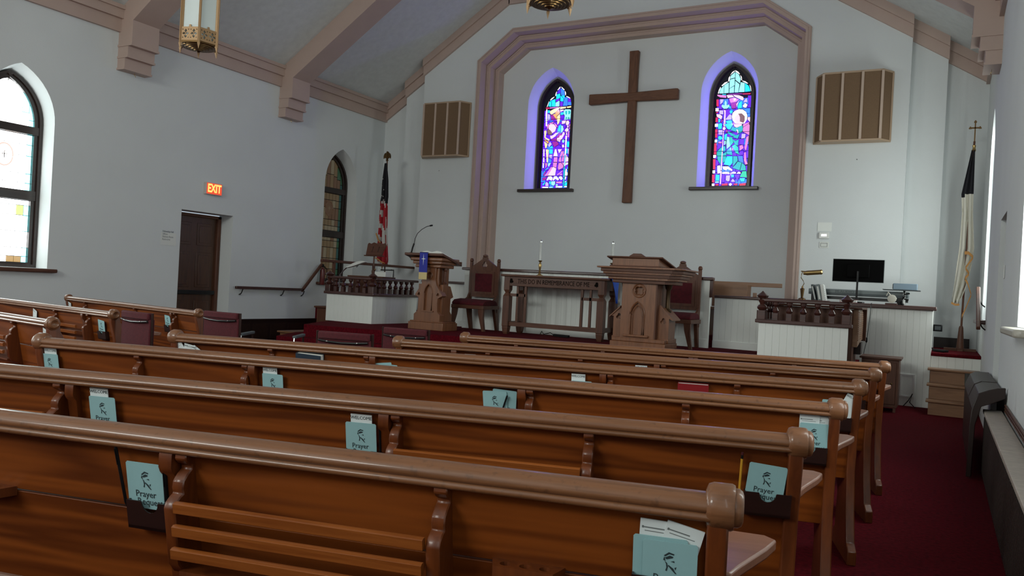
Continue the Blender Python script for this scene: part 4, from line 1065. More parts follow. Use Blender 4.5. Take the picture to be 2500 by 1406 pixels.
# ================================================================ CARVED CHAIRS
def altar_chair(x, label, y=11.1):
    t = thing('altar_chair', label, 'chair', (x, y, PZ), 0, 'carved high backed chairs with red velvet')
    g_ = [(-.25, .98), (.25, .98), (.25, 1.06), (.05, 1.19), (.05, 1.21), (.035, 1.235), (-.035, 1.235), (-.05, 1.21), (-.05, 1.19), (-.25, 1.06)]
    m = MB().plate(g_, [trefoil_pts(0, 1.10, .055)], .50, .535); obj('crest', m, 'dark_oak_v', t, smooth=0)
    obj('crest_knob', MB().lathe([(.03, 0), (.045, .012), (.045, .028), (.03, .04), (0, .045)], n=8, cy=.517, cz=1.225), 'dark_oak_v', t)
    obj('back_frame', MB().plate(rect(-.25, .25, .55, 1.0), [rect(-.19, .19, .61, .97)], .495, .535), 'dark_oak_v', t, smooth=0)
    obj('inner_frame', MB().plate(rect(-.205, .205, .60, .985), [rect(-.165, .165, .64, .945)], .485, .50), 'dark_oak_v', t, smooth=0)
    obj('back_pad', MB().box(-.18, .18, .487, .53, .62, .965), 'velvet', t, bev=.01)
    for s in (-1, 1):
        obj('back_post', MB().box(s * .265 - .022, s * .265 + .022, .49, .54, .30, 1.14).lathe([(.018, 0), (.035, .02), (.03, .05), (.016, .065)], n=8, cx=s * .265, cy=.515, cz=1.135), 'dark_oak_v', t, bev=.004)
        obj('side_bracket', MB().prism([(.30, .46), (.49, .46), (.49, .62), (.44, .54), (.36, .50)], 'x', s * .27 - .015, s * .27 + .015), 'dark_oak_v', t)
        obj('leg', MB().prism([(s * .30, .38), (s * .20, .38), (s * .215, .26), (s * .29, .0), (s * .335, .0), (s * .30, .22)], 'y', .01, .06), 'dark_oak_v', t)
        obj('leg', MB().prism([(.54, .42), (.42, .38), (.46, .25), (.55, .0), (.60, .0), (.55, .25)], 'x', s * .255 - .025, s * .255 + .025), 'dark_oak_v', t)
    obj('seat_rail', MB().box(-.31, .31, 0, .53, .355, .415), 'dark_oak', t, bev=.006)
    obj('seat_pad', MB().prism([(.0, .412), (.0, .455), (.06, .495), (.25, .515), (.42, .50), (.48, .46), (.49, .412)], 'x', -.30, .30), 'velvet', t, bev=.015)
    return t
altar_chair(-6.82, 'carved high backed red velvet chair between the small lectern and the table')
altar_chair(-3.42, 'carved high backed red velvet chair half hidden behind the large pulpit', y=11.1)

# ================================================================ COMMUNION TABLE
t = thing('communion_table', 'long dark oak communion table with a carved inscription on its apron', 'table', (-5.27, 11.05, PZ))
obj('tabletop', MB().box(-.90, .90, -.05, .61, .91, .945), 'dark_oak', t, bev=.012)
obj('apron', MB().box(-.80, .80, .0, .035, .765, .915), 'dark_oak', t, bev=.003); obj('apron', box(-.80, .80, .525, .56, .765, .915), 'dark_oak', t)
for s in (-1, 1): obj('apron', box(s * .80 - .02, s * .80 + .02, .03, .53, .765, .915), 'dark_oak', t)
text('inscription', 'THIS DO IN REMEMBRANCE OF ME', .098, 'letter_black', t, (0, -.0015, .838), ext=.001, sx=.80, space=1.0)
for s in (-1, 1): obj('trefoil', MB().prism(trefoil_pts(s * .725, .842, .042), 'y', -.003, 0).box(s * .725 - .004, s * .725 + .004, -.003, 0, .80, .835), 'letter_black', t, smooth=0)
legm = MB().box(-.05, .05, -.05, .05, .74, .915)
prof = [(.035, .74), (.05, .70), (.025, .655), (.055, .62), (.06, .60)]
m = MB()
def sq(m, secs):                     # stacked square sections
    for (r0, z0), (r1, z1) in zip(secs, secs[1:]):
        m.add([(-r0, -r0, z0), (r0, -r0, z0), (r0, r0, z0), (-r0, r0, z0), (-r1, -r1, z1), (r1, -r1, z1), (r1, r1, z1), (-r1, r1, z1)], [(3, 2, 1, 0), (4, 5, 6, 7), (0, 1, 5, 4), (1, 2, 6, 5), (2, 3, 7, 6), (3, 0, 4, 7)])
sq(m, [(.03, 0), (.042, .03), (.05, .10), (.05, .12), (.055, .13), (.055, .60), (.03, .655), (.05, .70), (.05, .915)]); lm = m.mesh('leg', 'dark_oak_v', 0); fixn(lm)
for x in (-.80, .80):
    for y in (.045, .515):
        o = bpy.data.objects.new('leg', lm); COL.objects.link(o); o.parent = t; o.location = (x, y, 0)
obj('stretcher', MB().box(-.78, .78, .02, .07, .13, .20), 'dark_oak', t, bev=.004)
for x in (-.80, .80): obj('stretcher', box(x - .025, x + .025, .05, .51, .13, .20), 'dark_oak', t)
for x in (-.62, .62):
    obj('cross_panel', MB().box(x - .018, x + .018, .03, .06, .20, .765).box(x - .14, x + .14, .03, .06, .60, .645), 'dark_oak_v', t)
    obj('slat', box(x - (.16 if x > 0 else -.12), x - (.12 if x > 0 else -.16), .03, .06, .20, .765), 'dark_oak_v', t)
def candlestick(x, label):
    c = thing('candlestick', label, 'candlestick', (x, 11.28, PZ + .945), 0, 'brass candlesticks on the communion table')
    obj('foot', MB().lathe([(.055, 0), (.055, .008), (.03, .02), (.012, .05)], n=16), 'brass', c)
    obj('stem', MB().lathe([(.012, .05), (.022, .062), (.010, .075), (.018, .12), (.026, .16), (.018, .20), (.010, .215), (.030, .232), (.032, .24), (.014, .245)], n=16), 'brass', c)
    k = obj('candle', MB().lathe([(.0235, .245), (.0235, .535), (.02, .54)], n=20), 'clear_wax', c); obj('candle_cap', MB().lathe([(.025, .53), (.025, .548), (.012, .556), (.008, .57)], n=16), 'steel', k)
candlestick(-5.62, 'brass candlestick with tall white candle on the left of the communion table')
candlestick(-4.41, 'brass candlestick with tall white candle beside the pulpit, right end of the communion table')
m = MB(); n = 10; vs = []; fs = []
for j in range(9):
    v = j / 8
    for i in range(n + 1):
        u = i / n; wd = .30 * (1 - .85 * v); x = .012 * math.sin(u * 9 + v * 2) + .02 * v; y = (u - .5) * wd + .05 * v
        vs.append((x, y, -.36 * v + .012 * (math.cos(6.28 * u) if j == 8 else 0)))
for j in range(8):
    for i in range(n): a = j * (n + 1) + i; fs.append((a, a + 1, a + n + 2, a + n + 1))
m.add(vs, fs); o = obj('cloth', m, 'bright_blue', smooth=60); o.location = (-4.345, 11.28, PZ + .95); md = o.modifiers.new('thick', 'SOLIDIFY'); md.thickness = .004
tag(o, 'bright blue cloth hanging off the right end of the communion table', 'cloth')
vs = [(-4.52, 11.16, PZ + .9465), (-4.33, 11.12, PZ + .9465), (-4.33, 11.42, PZ + .9465), (-4.50, 11.38, PZ + .9465)]
o2 = obj('cloth_top', MB().add(vs + [(a, b, c + .004) for a, b, c in vs], [(3, 2, 1, 0), (4, 5, 6, 7), (0, 1, 5, 4), (1, 2, 6, 5), (2, 3, 7, 6), (3, 0, 4, 7)]), 'bright_blue'); o2.parent = o; o2.matrix_parent_inverse = Matrix.Translation(o.location).inverted()
o = obj('power_strip', MB().box(-.15, .15, -.03, .03, 0, .04, .01), 'black_plastic', loc=(-5.25, 11.42, PZ), rot=(0, 0, R(-12)), bev=.006); tag(o, 'black power strip lying on the carpet under the communion table', 'power strip')
sub('cable', MB().tube([(-.15, 0, .02), (-.25, .04, .05), (-.33, -.03, .02), (-.42, .03, .06), (-.5, .1, .01)], .006, 6).mesh('cable', 'black_plastic'), o)

# ================================================================ CROSS
def taper_arm(a, b, w0, w1, d):
    return None
t = thing('wall_cross', 'large rough hewn wooden cross on the chancel wall', 'cross', (-5.30, 14.2, 0))
m = MB(); yb, y_ = 0, -.11
m.prism([(-.088, 3.01), (.088, 3.01), (.085, 3.4), (.082, 5.6), (.09, 5.86), (-.09, 5.86), (-.082, 5.6), (-.082, 3.4)], 'y', y_, yb - .01)
obj('upright', m, 'cross_wood', t, bev=.012)
h = MB().prism([(-.865, 4.90), (-.84, 4.895), (0, 4.915), (.84, 4.895), (.885, 4.90), (.885, 5.09), (.84, 5.095), (0, 5.075), (-.84, 5.095), (-.865, 5.09)], 'y', y_ - .006, y_ + .09)
wood('cross_wood_h', (.08, .028, .012), (.19, .078, .035), .55, scale=(1.6, 9, 9), coat=0, knots=2.5, axis=0)
obj('crossbeam', h, 'cross_wood_h', t, bev=.012)
# ================================================================ WALL LOUDSPEAKER CABINETS
def cabinet(x, label):
    c = thing('speaker_cabinet', label, 'speaker', (x, 13.6, 0), 0, 'tan speaker cabinets on the front wall')
    P = [(-.57, 0), (-.43, -.22), (.43, -.22), (.57, 0)]
    obj('shell', MB().prism([(a * .985, b * .97) for a, b in P], 'z', 3.90, 4.95), 'speaker_cloth', c, smooth=0)
    for z in (3.875, 4.945): obj('trim_board', MB().prism(P, 'z', z, z + .028), 'tan_paint', c, smooth=0)
    for bx, by in ((-.43, -.22), (-.145, -.22), (.145, -.22), (.43, -.22)): obj('batten', box(bx - .018, bx + .018, by - .014, by + .01, 3.90, 4.95), 'peach_paint', c)
    for s in (-1, 1): obj('batten', box(s * .56 - .012, s * .56 + .012, -.03, -.002, 3.90, 4.95), 'tan_paint', c)
cabinet(-9.07, 'tan slatted speaker cabinet high on the wall above the national flag'); cabinet(-1.40, 'tan slatted speaker cabinet high on the wall above the monitor')

# ================================================================ PENDANT LANTERNS
def lantern(x, y, z0, rz, label):
    t = thing('pendant_lantern', label, 'lamp', (x, y, z0), R(rz), 'brass hexagonal hanging lanterns')
    Rr = .205; hx = [(Rr * math.cos(R(60 * k)), Rr * math.sin(R(60 * k))) for k in range(6)]
    H = 1.25
    for k in range(6):
        a, b = hx[k], hx[(k + 1) % 6]; s = .93
        A = Vector((a[0] * s, a[1] * s)); B_ = Vector((b[0] * s, b[1] * s)); A2 = A.lerp(B_, .07); B2 = A.lerp(B_, .93)
        m = MB(); nrm = Vector(((A + B_).x, (A + B_).y)).normalized() * .004
        m.add([(A2.x, A2.y, .14), (B2.x, B2.y, .14), (B2.x, B2.y, H), (A2.x, A2.y, H), (A2.x - nrm.x, A2.y - nrm.y, .14), (B2.x - nrm.x, B2.y - nrm.y, .14), (B2.x - nrm.x, B2.y - nrm.y, H), (A2.x - nrm.x, A2.y - nrm.y, H)],
              [(0, 1, 2, 3), (7, 6, 5, 4), (0, 4, 5, 1), (1, 5, 6, 2), (2, 6, 7, 3), (3, 7, 4, 0)])
        obj('glass_panel', m, 'lamp_glass', t, smooth=0)
        # corner bar
        cb = MB(); cb.M = Matrix.Rotation(R(60 * k), 4, 'Z'); cb.box(Rr - .020, Rr + .004, -.013, .013, -.02, H); cb.box(Rr + .002, Rr + .012, -.006, .006, -.03, H)
        cb.add([(Rr - .012, -.014, -.02), (Rr + .012, -.014, -.02), (Rr + .012, .014, -.02), (Rr - .012, .014, -.02), (Rr + .004, 0, -.085)], [(0, 1, 2, 3), (0, 4, 1), (1, 4, 2), (2, 4, 3), (3, 4, 0)])
        obj('corner_bar', cb, 'gold_paint', t, smooth=0)
        # pierced gallery
        L = (Vector(b) - Vector(a)).length; half = L / 2 - .012; g = MB()
        holes = []
        for cx in (-half / 2, half / 2):
            q = half / 2 - .009
            for i, (dx, dz) in enumerate(((0, .5), (0, -.5), (.5, 0), (-.5, 0))):
                w1, w2 = (.017, .024) if dx == 0 else (.024, .017)
                ox, oz = cx + dx * q * 1.0, .075 + dz * .056
                holes.append([(ox - w1 * .9, oz), (ox, oz - w2 * .8), (ox + w1 * .9, oz), (ox, oz + w2 * .8)])
            for dx in (-1, 1):
                for dz in (-1, 1): holes.append([(cx + dx * q * .88 + .007 * math.cos(k2), .075 + dz * .042 + .007 * math.sin(k2)) for k2 in (0, 1.57, 3.14, 4.71)])
        mid = (Vector(a) + Vector(b)) / 2; ang = math.atan2((Vector(b) - Vector(a)).y, (Vector(b) - Vector(a)).x)
        g.M = Matrix.Translation((mid.x, mid.y, 0)) @ Matrix.Rotation(ang, 4, 'Z')
        g.plate([(-half, .005), (half, .005), (half, .145), (.014, .145), (.010, .155), (.010, .168), (-.010, .168), (-.010, .155), (-.014, .145), (-half, .145)], holes, -.004, .004)
        obj('gallery_panel', g, 'gold_paint', t, smooth=0)
    inner = MB().prism([(p[0] * .86, p[1] * .86) for p in hx], 'z', .02, .135); obj('gallery_glass', inner, 'lamp_glass', t, smooth=0)
    obj('bottom_frame', MB().prism([(p[0] * 1.0, p[1] * 1.0) for p in hx], 'z', -.012, .006), 'bronze', t, smooth=0)
    m = MB(); prof = [(.185, -.012)]
    for i in range(5): r = .17 - .03 * i; prof += [(r, -.016 - .008 * i), (r - .004, -.026 - .008 * i), (r - .016, -.028 - .008 * i)]
    prof += [(.02, -.062), (.012, -.070), (0, -.072)]; m.lathe(prof, n=28); obj('ring_louvre', m, 'bronze', t, smooth=30)
    obj('top_cap', MB().prism([(p[0] * 1.06, p[1] * 1.06) for p in hx], 'z', H, H + .05).lathe([(.2, 0), (.12, .08), (.05, .16), (.02, .2)], n=12, cz=H + .05), 'gold_paint', t)
    obj('suspension_rod', MB().tube([(0, 0, H + .2), (0, 0, 7.2 - z0)], .01, 8), 'brass', t)
lantern(-7.05, 5.78, 3.68, 20, 'brass lantern with white glass hanging above the exit sign side'); lantern(-2.99, 5.92, 3.70, 0, 'brass lantern whose ringed bottom shows at the top edge of the view')

# ================================================================ LEFT WALL ITEMS
t = thing('exit_sign', 'red glowing EXIT sign above the dark door', 'sign', (LXW, 9.40, 2.60), R(90))
obj('case', MB().box(-.165, .165, -.06, -.0, -.005, .195), 'exit_case', t, bev=.004)
obj('face', box(-.155, .155, -.066, -.058, .005, .185), 'exit_face', t); text('lettering', 'EXIT', .19, 'exit_text', t, (0, -.067, .094), off=.006, sx=.72, ext=.001)
t = thing('paper_sign', 'small typed paper notice taped to the wall left of the dark door', 'sign', (LXW, 8.60, 1.685), R(90))
obj('sheet', box(-.14, .14, -.004, -.001, 0, .20), 'paper', t)
text('lettering', 'Fellowship Hall\nOffices\nNursery Room\nRestrooms', .042, 'grey_ink', t, (-.12, -.0045, .155), align='LEFT', sx=.8, ext=.0003)
t = thing('handrail', 'dark wooden handrail on the left wall rising towards the choir stairs', 'handrail', (LXW, 0, 0))
def bar(p, q, w_, h_, m, par, name='rail', bev=.008):
    p, q = Vector(p), Vector(q); d = q - p; L = d.length; ry = d.to_track_quat('Y', 'Z')
    mm = MB(); mm.M = Matrix.Translation(p) @ ry.to_matrix().to_4x4(); mm.box(-w_ / 2, w_ / 2, 0, L, -h_ / 2, h_ / 2)
    return obj(name, mm, m, par, bev=bev)
bar((.09, 9.95, 1.05), (.09, 11.62, 1.05), .045, .05, 'mahogany', t); bar((.09, 11.58, 1.02), (.09, 12.10, 1.56), .045, .05, 'dark_oak', t)
for y in (10.12, 11.12, 11.66):
    obj('bracket', MB().tube([(.01, y, .93), (.05, y, .95), (.085, y, 1.025)], .009, 6).lathe([(.02, 0), (.02, .01)], n=8, cx=.01, cy=y, cz=.92), 'black_metal', t)
t = thing('guard_rail', 'thin dark guard rail on posts beside the choir loft at the far left', 'rail', (-9.8, 0, 0))
bar((0, 10.9, 1.61), (0, 13.78, 1.61), .04, .05, 'dark_oak', t)
for y in (11.25, 12.4): obj('post', MB().box(-.02, .02, y - .02, y + .02, .74 if y > 12 else .705, 1.59), 'dark_oak_v', t)
t = thing('fire_extinguisher', 'red fire extinguisher on the wall at the top of the left handrail', 'extinguisher', (-10.84, 12.12, 1.16))
obj('cylinder', MB().lathe([(.042, 0), (.046, .02), (.046, .27), (.04, .31), (.018, .33), (.018, .35)], n=16), 'red_plastic', t); obj('valve', MB().box(-.015, .015, -.04, .05, .35, .37).box(-.012, .012, -.02, .02, .37, .41), 'black_metal', t)
obj('hose', MB().tube([(0, .02, .36), (.04, .07, .32), (.05, .075, .18), (.04, .06, .08)], .01, 6), 'black_plastic', t); obj('wall_bracket', box(-.11, -.055, -.02, .02, .02, .3), 'steel', t)
# wooden stair on the far left
t = thing('choir_steps', 'plain wooden steps climbing beside the left choir box', 'steps', (0, 0, 0))
for x0, x1, z, y0 in ((-10.35, -9.74, .32, 10.55), (-9.70, -9.44, .80, 10.75)):
    obj('riser_box', box(x0, x1, y0, y0 + 1.2, 0 if z < .5 else .38, z - .03), 'light_oak' if z < .5 else 'dark_oak_v', t, bev=.004); obj('tread', box(x0 - .04, x1 + .03, y0 - .04, y0 + 1.2, z - .03, z), 'light_oak' if z < .5 else 'dark_oak', t, bev=.006)
# ================================================================ ON THE LEFT CHOIR LOFT
t = thing('music_stand', 'carved wooden music stand with scalloped desk in the left choir', 'music stand', (-9.17, 11.6, .57))
obj('post', MB().lathe([(.03, 0), (.018, .05), (.016, .84), (.03, .86), (.035, .90), (.022, .93), (.014, .98), (.014, 1.2)], n=12), 'dark_oak_v', t)
obj('foot', MB().lathe([(.16, 0), (.16, .02), (.05, .05)], n=16), 'dark_oak', t); obj('knob', MB().lathe([(.0, 0), (.02, .01), (.0, .03)], n=10), 'brass', t, loc=(.03, 0, .93), rot=(0, R(90), 0))
d = MB(); sc = [(-.17, 0), (.19, 0), (.20, .10), (.225, .21), (.19, .245), (.13, .225), (.07, .255), (0, .235), (-.07, .255), (-.12, .225), (-.18, .245), (-.20, .215), (-.185, .12)]
slots = [[(a, .06), (a + .016, .06), (a + .016, .17), (a, .17)] for a in (-.06, .075)]
d.M = Matrix.Rotation(R(-22), 4, 'X'); d.plate(sc, slots, -.012, .012); obj('desk', d, 'dark_oak', t, loc=(0, -.02, 1.19), smooth=0); d = MB(); obj('ledge', box(-.20, .21, -.05, .03, 1.17, 1.19), 'dark_oak', t, bev=.005)
t = thing('reading_lamp', 'silvery curved reading lamp arching over the left choir rail', 'lamp', (-9.5, 11.2, .57))
obj('stem', MB().tube([(-.12, 0, .5), (-.10, 0, .80), (-.02, 0, .89), (.08, 0, .96)], .010, 8), 'steel', t)
m = MB(); n = 12
top = [(.06 + .42 * i / n, .945 + .12 * math.sin(i / n * 1.9) - .0 * i) for i in range(n + 1)]; bot = [(x, z - .012 - .045 * math.sin(3.14 * i / n)) for i, (x, z) in enumerate(top)]
m.prism(top + bot[::-1], 'y', -.04, .04); obj('shade', m, 'white_plastic', t, smooth=60); obj('clip', MB().tube([(.25, .0, 1.0), (.27, 0, .95), (.30, 0, .985)], .006, 6), 'black_metal', t)
t = thing('binder_box', 'white card box standing on the left choir rail desk', 'box', (-8.62, 11.2, 1.373)); obj('carton', MB().box(-.14, .10, -.08, .08, 0, .075), 'paper', t, bev=.003); obj('lid', box(-.14, .10, -.08, .08, .075, .085), 'white_plastic', t)
t = thing('book_stop', 'black metal book stop beside the white card box on the left choir desk', 'book stop', (-8.50, 11.2, 1.373)); obj('bar', MB().tube([(-.26, .09, .12), (.02, .09, .125), (.02, .09, 0)], .012, 6), 'black_metal', t); obj('knob', MB().lathe([(0, 0), (.012, .006), (0, .014)], n=8), 'steel', t, loc=(-.03, .09, .13))
t = thing('choir_desk', 'dark sloping desk board behind the left balustrade', 'desk', (-8.85, 11.1, 0)); obj('board', MB().box(-.40, .37, -.12, .26, 1.345, 1.372), 'dark_oak', t, bev=.006); obj('support', box(-.36, .33, .0, .04, PZ, 1.345), 'dark_oak_v', t)
# ================================================================ RIGHT CHOIR
t = thing('choir_bench', 'plain wooden bench back behind the low partition right of the pulpit', 'bench', (0, 12.6, LZ)); obj('back_board', box(-3.25, -2.16, 0, .03, .78, .845), 'light_oak', t, bev=.004); obj('end_box', box(-3.15, -2.62, -.25, .02, .45, .80), 'light_oak', t, bev=.004)
obj('seat', box(-3.2, -2.16, -.4, .0, .40, .44), 'light_oak', t, bev=.004); obj('leg', box(-2.2, -2.16, -.38, 0, 0, .40), 'light_oak', t); obj('leg', box(-3.2, -3.16, -.38, 0, 0, .40), 'light_oak', t)
o = obj('wooden_block', box(-2.46, -2.41, 11.98, 12.03, 1.361, 1.42), 'light_oak', bev=.003); tag(o, 'small square wooden block on the low partition cap right of the pulpit', 'block')
# organ
t = thing('organ_console', 'dark wooden organ console with rounded slatted side behind the right balustrade', 'organ', (0, 0, 0))
obj('body', MB().box(-1.86, -.96, 10.62, 11.2, PZ, 1.26), 'dark_oak_v', t, bev=.006)
rp = [(10.62, .80), (11.26, .88), (11.28, 1.12), (11.24, 1.20), (11.15, 1.26), (10.62, 1.265)]
obj('side_panel', MB().prism(rp, 'x', -.96, -.90), 'light_oak', t, bev=.004)
for k in range(14):
    z = .88 + k * .026; y1 = 11.25 if z < 1.13 else 11.25 - (z - 1.13) * .9
    obj('slat', box(-.90, -.893, 10.64, y1 - .02, z, z + .018), 'light_oak', t)
obj('top', box(-1.9, -.86, 10.58, 11.34, 1.265, 1.29), 'dark_oak', t, bev=.005); obj('end_board', box(-.955, -.86, 11.28, 11.34, .86, 1.265), 'dark_oak_v', t)
obj('pedestal', box(-.97, -.88, 10.9, 11.12, .70, .85), 'black_wood', t); obj('knob', MB().lathe([(0, 0), (.012, .006), (0, .012)], n=8), 'steel', t, loc=(-.86, 11.31, .98))
obj('panel', box(-1.7, -1.1, 10.612, 10.62, .66, 1.2), 'dark_oak', t)
# keyboard on its stand
t = thing('keyboard', 'long grey electronic keyboard seen from behind on a black stand', 'keyboard', (-1.09, 12.42, 1.392))
obj('case', MB().prism([(0, .06), (.0, .14), (.30, .155), (.32, .06)], 'x', -.66, .66), 'grey_plastic', t, bev=.006); obj('rear_strip', box(-.655, .655, -.004, .0, .066, .096), 'dark_grey', t)
obj('stand_bar', MB().box(-.60, .66, .02, .07, .0, .045).box(-.62, -.52, .0, .25, -.65, .06).box(.52, .62, .0, .25, -.65, .06), 'black_metal', t); text('lettering', 'M-AUDIO', .052, 'dark_grey', t, (-.165, -.0015, .112), sx=1.15, ext=.0006)
t = thing('monitor', 'wide black flat monitor on a thin black pole above the keyboard', 'monitor', (-1.08, 12.28, 1.352))
obj('screen_panel', MB().box(-.333, .333, -.0, .035, .30, .617), 'screen', t, bev=.004); obj('rear_cover', box(-.15, .15, -.02, 0, .36, .55), 'screen', t, bev=.008); obj('pole', MB().tube([(0, -.025, .02), (0, -.025, .45)], .014, 8), 'black_metal', t); obj('base', MB().box(-.10, .10, -.08, .08, 0, .02, .02), 'black_metal', t, bev=.004)
obj('bezel', MB().plate(rect(-.338, .338, .296, .621), [rect(-.331, .331, .302, .615)], .002, .034), 'grey_plastic', t, smooth=0)
t = thing('desk_lamp', 'brass piano lamp with tubular shade left of the keyboard', 'lamp', (-1.78, 12.03, 1.36))
obj('stem', MB().lathe([(.05, 0), (.05, .012), (.016, .03), (.024, .10), (.030, .155), (.014, .165), (.012, .19)], n=16), 'bronze', t); obj('wire', MB().tube([(0, 0, .19), (.02, 0, .23), (.005, 0, .27), (-.025, 0, .31), (-.02, 0, .36), (-.01, 0, .40)], .006, 6), 'brass', t)
obj('arm', MB().tube([(-.03, 0, .405), (.10, 0, .402)], .008, 8), 'brass', t); s_ = MB(); s_.M = Matrix.Translation((.0, 0, .378)) @ Matrix.Rotation(R(84), 4, 'Y'); s_.lathe([(0, 0), (.022, .002), (.028, .03), (.034, .05), (.034, .23), (.036, .235), (.036, .25), (.022, .262), (0, .264)], n=18); obj('shade', s_, 'brass', t)
def binder(x, y, z, w_, h, a, m, label):
    t = thing('binder', label, 'binder', (x, y, z), 0, 'binders leaning beside the keyboard'); t.rotation_euler = (0, R(a), 0); obj('cover', MB().box(0, w_, 0, .22, 0, h), m, t, bev=.003); obj('pages', box(w_ * .3, w_ * .7, -.002, .2, .02, h - .03), 'paper', t)
    return t
binder(-1.625, 12.12, 1.354, .03, .235, -14, 'dark_grey', 'leftmost dark grey binder leaning left of the keyboard'); binder(-1.575, 12.12, 1.354, .055, .235, -12, 'grey_plastic', 'thick mid grey binder leaning between the dark and the white ones')
bw = binder(-1.515, 12.12, 1.354, .045, .235, -11, 'white_plastic', 'white spiral bound binder leaning against the grey binders')
for k in range(8): obj('spiral', MB().tube([(.045 + .006 * math.cos(a), .0, .02 + k * .027 + .006 * math.sin(a)) for a in (0, 1.57, 3.14, 4.71)], .0025, 5, True), 'steel', bw)
t = thing('book', 'thick dark red book lying flat on the partition cap below the monitor', 'book', (-1.11, 12.0, 1.352)); obj('cover', MB().box(-.16, .06, 0, .1, 0, .004).box(-.16, .06, 0, .1, .038, .042).box(-.16, -.155, 0, .1, 0, .042), 'red_cover', t); obj('pages', box(-.155, .055, .003, .097, .004, .038), 'paper', t)
t = thing('ceramic_mug', 'cream mug tipped towards us on the cap by the keyboard end', 'mug', (-.635, 12.02, 1.352)); obj('stand', MB().box(-.06, .09, -.02, .10, 0, .022), 'mahogany', t, bev=.004); mm = MB(); mm.M = Matrix.Translation((.02, -.0, .082)) @ Matrix.Rotation(R(90), 4, 'X'); mm.lathe([(0, -.07), (.05, -.07), (.056, -.03), (.056, .0), (.05, .002), (0, .0)], n=20); obj('bowl', mm, 'cream_cloth', t)
obj('handle', MB().tube([(.0, .03, .13), (-.03, .03, .17), (-.05, .03, .12)], .008, 6), 'cream_cloth', t)
t = thing('audio_mixer', 'blue grey audio box on a glass shelf at the right end of the keyboard', 'audio equipment', (-.58, 12.35, 1.352))
obj('shelf', box(-.17, .30, -.12, .2, .205, .215), 'dark_grey', t); obj('case', MB().prism([(-.10, .216), (-.10, .30), (.2, .31), (.2, .216)], 'x', -.04, .26), 'blue_grey', t, bev=.005); obj('side_ports', box(-.047, -.04, -.08, .18, .222, .29), 'black_plastic', t)
obj('bracket', MB().tube([(.10, 0, .205), (.10, 0, .12), (.07, 0, .04), (.10, 0, 0)], .016, 8).tube([(.10, 0, .15), (.17, 0, .17)], .01, 6).tube([(.10, 0, .09), (.16, 0, .08)], .01, 6), 'black_metal', t); obj('post', box(.085, .115, .05, .08, 0, .205), 'white_plastic', t)
o = obj('extension_cable', MB().tube([(-.86, 12.0, 1.36), (-.862, 11.945, 1.355), (-.865, 11.945, 1.30), (-.875, 11.99, 1.15), (-.89, 12.0, .95), (-.90, 11.98, .82), (-.92, 12.0, .72), (-.95, 12.0, .5)], .0045, 6), 'dark_grey'); tag(o, 'thin cord hanging down the white boarded wall below the monitor', 'cord'); sub('plug', MB().lathe([(.006, -.035), (.013, -.025), (.013, .025), (.006, .035)], n=8, cx=-.90, cy=11.975, cz=.85).mesh('plug', 'black_plastic'), o)
t = thing('side_cabinet', 'small brown wooden cabinet in front of the white boarded wall', 'cabinet', (-.66, 11.3, 0)); obj('top', MB().box(-.24, .24, -.26, .28, .655, .68), 'dark_oak', t, bev=.004); obj('carcass', MB().box(-.215, .215, -.23, .25, .06, .655), 'dark_oak_v', t, bev=.003); obj('door', box(-.19, .19, -.245, -.23, .1, .62), 'dark_oak_v', t, bev=.003)
for a in (-.2, .17): obj('leg', box(a, a + .03, -.22, -.19, 0, .06), 'dark_oak_v', t)
o = obj('knob', MB().lathe([(0, 0), (.012, .008), (.0, .02)], n=8), 'brass', t, loc=(.14, -.245, .36), rot=(R(90), 0, 0))
t = thing('access_panel', 'white framed access panel low on the boarded wall beside the wooden steps', 'panel', (-.37, 12.02, .12)); obj('frame', MB().plate(rect(-.09, .09, 0, .31), [rect(-.07, .07, .02, .29)], -.012, 0), 'white_plastic', t, smooth=0); obj('sheet', box(-.07, .07, -.006, 0, .02, .29), 'white_board', t)
o = obj('phone_handset', MB().box(-.02, .09, 11.99, 12.05, 1.03, 1.12, .01), 'black_plastic', bev=.006); o.location = (-.08, .02, .0); tag(o, 'small black intercom box on the end of the boarded wall', 'intercom')
obj('rib', box(.0, .07, 11.984, 11.99, 1.05, 1.10), 'dark_grey', o)
# wooden steps
t = thing('wooden_steps', 'light wooden three tread steps at the end of the right aisle', 'steps', (0, 0, 0))
for k, (y0, z) in enumerate(((11.30, .18), (11.53, .365), (11.76, .55))):
    obj('riser', box(-.105, .29, y0, 12.0, z - .185 if k else 0, z - .025), 'light_oak', t, bev=.002); obj('tread', box(-.135, .32 if k < 2 else .465, y0 - .035, y0 + .25 if k < 2 else 12.03, z - .025, z), 'light_oak', t, bev=.006)
# thermostat and plate
t = thing('thermostat', 'white thermostat on the front wall left of the monitor', 'thermostat', (-1.725, 13.6, 2.36)); obj('case', box(-.075, .075, -.03, 0, 0, .10), 'white_plastic', t, bev=.006); obj('display', box(-.04, .04, -.033, -.03, .035, .07), 'steel', t)
t = thing('wall_plate', 'square outlined wall plate below the thermostat', 'plate', (-1.72, 13.6, 2.21)); obj('plate', box(-.07, .07, -.008, 0, 0, .10), 'paper', t, bev=.002); obj('inset', MB().plate(rect(-.05, .05, .02, .08), [rect(-.046, .046, .024, .076)], -.010, -.008), 'dark_grey', t, smooth=0)
o = obj('wall_note', box(-1.83, -1.62, 13.594, 13.599, 2.48, 2.62), 'white_board'); tag(o, 'faint white sheet on the wall above the thermostat', 'note')
for x, z in ((-1.3, 3.62), (-9.2, 3.62)):
    o = obj('wall_hook', MB().lathe([(.0, 0), (.008, .002), (.004, .012)], n=8), 'dark_grey', loc=(x, 13.6, z), rot=(R(90), 0, 0)); tag(o, 'tiny dark screw in the wall below the ' + ('right' if x > -5 else 'left') + ' speaker cabinet', 'screw')
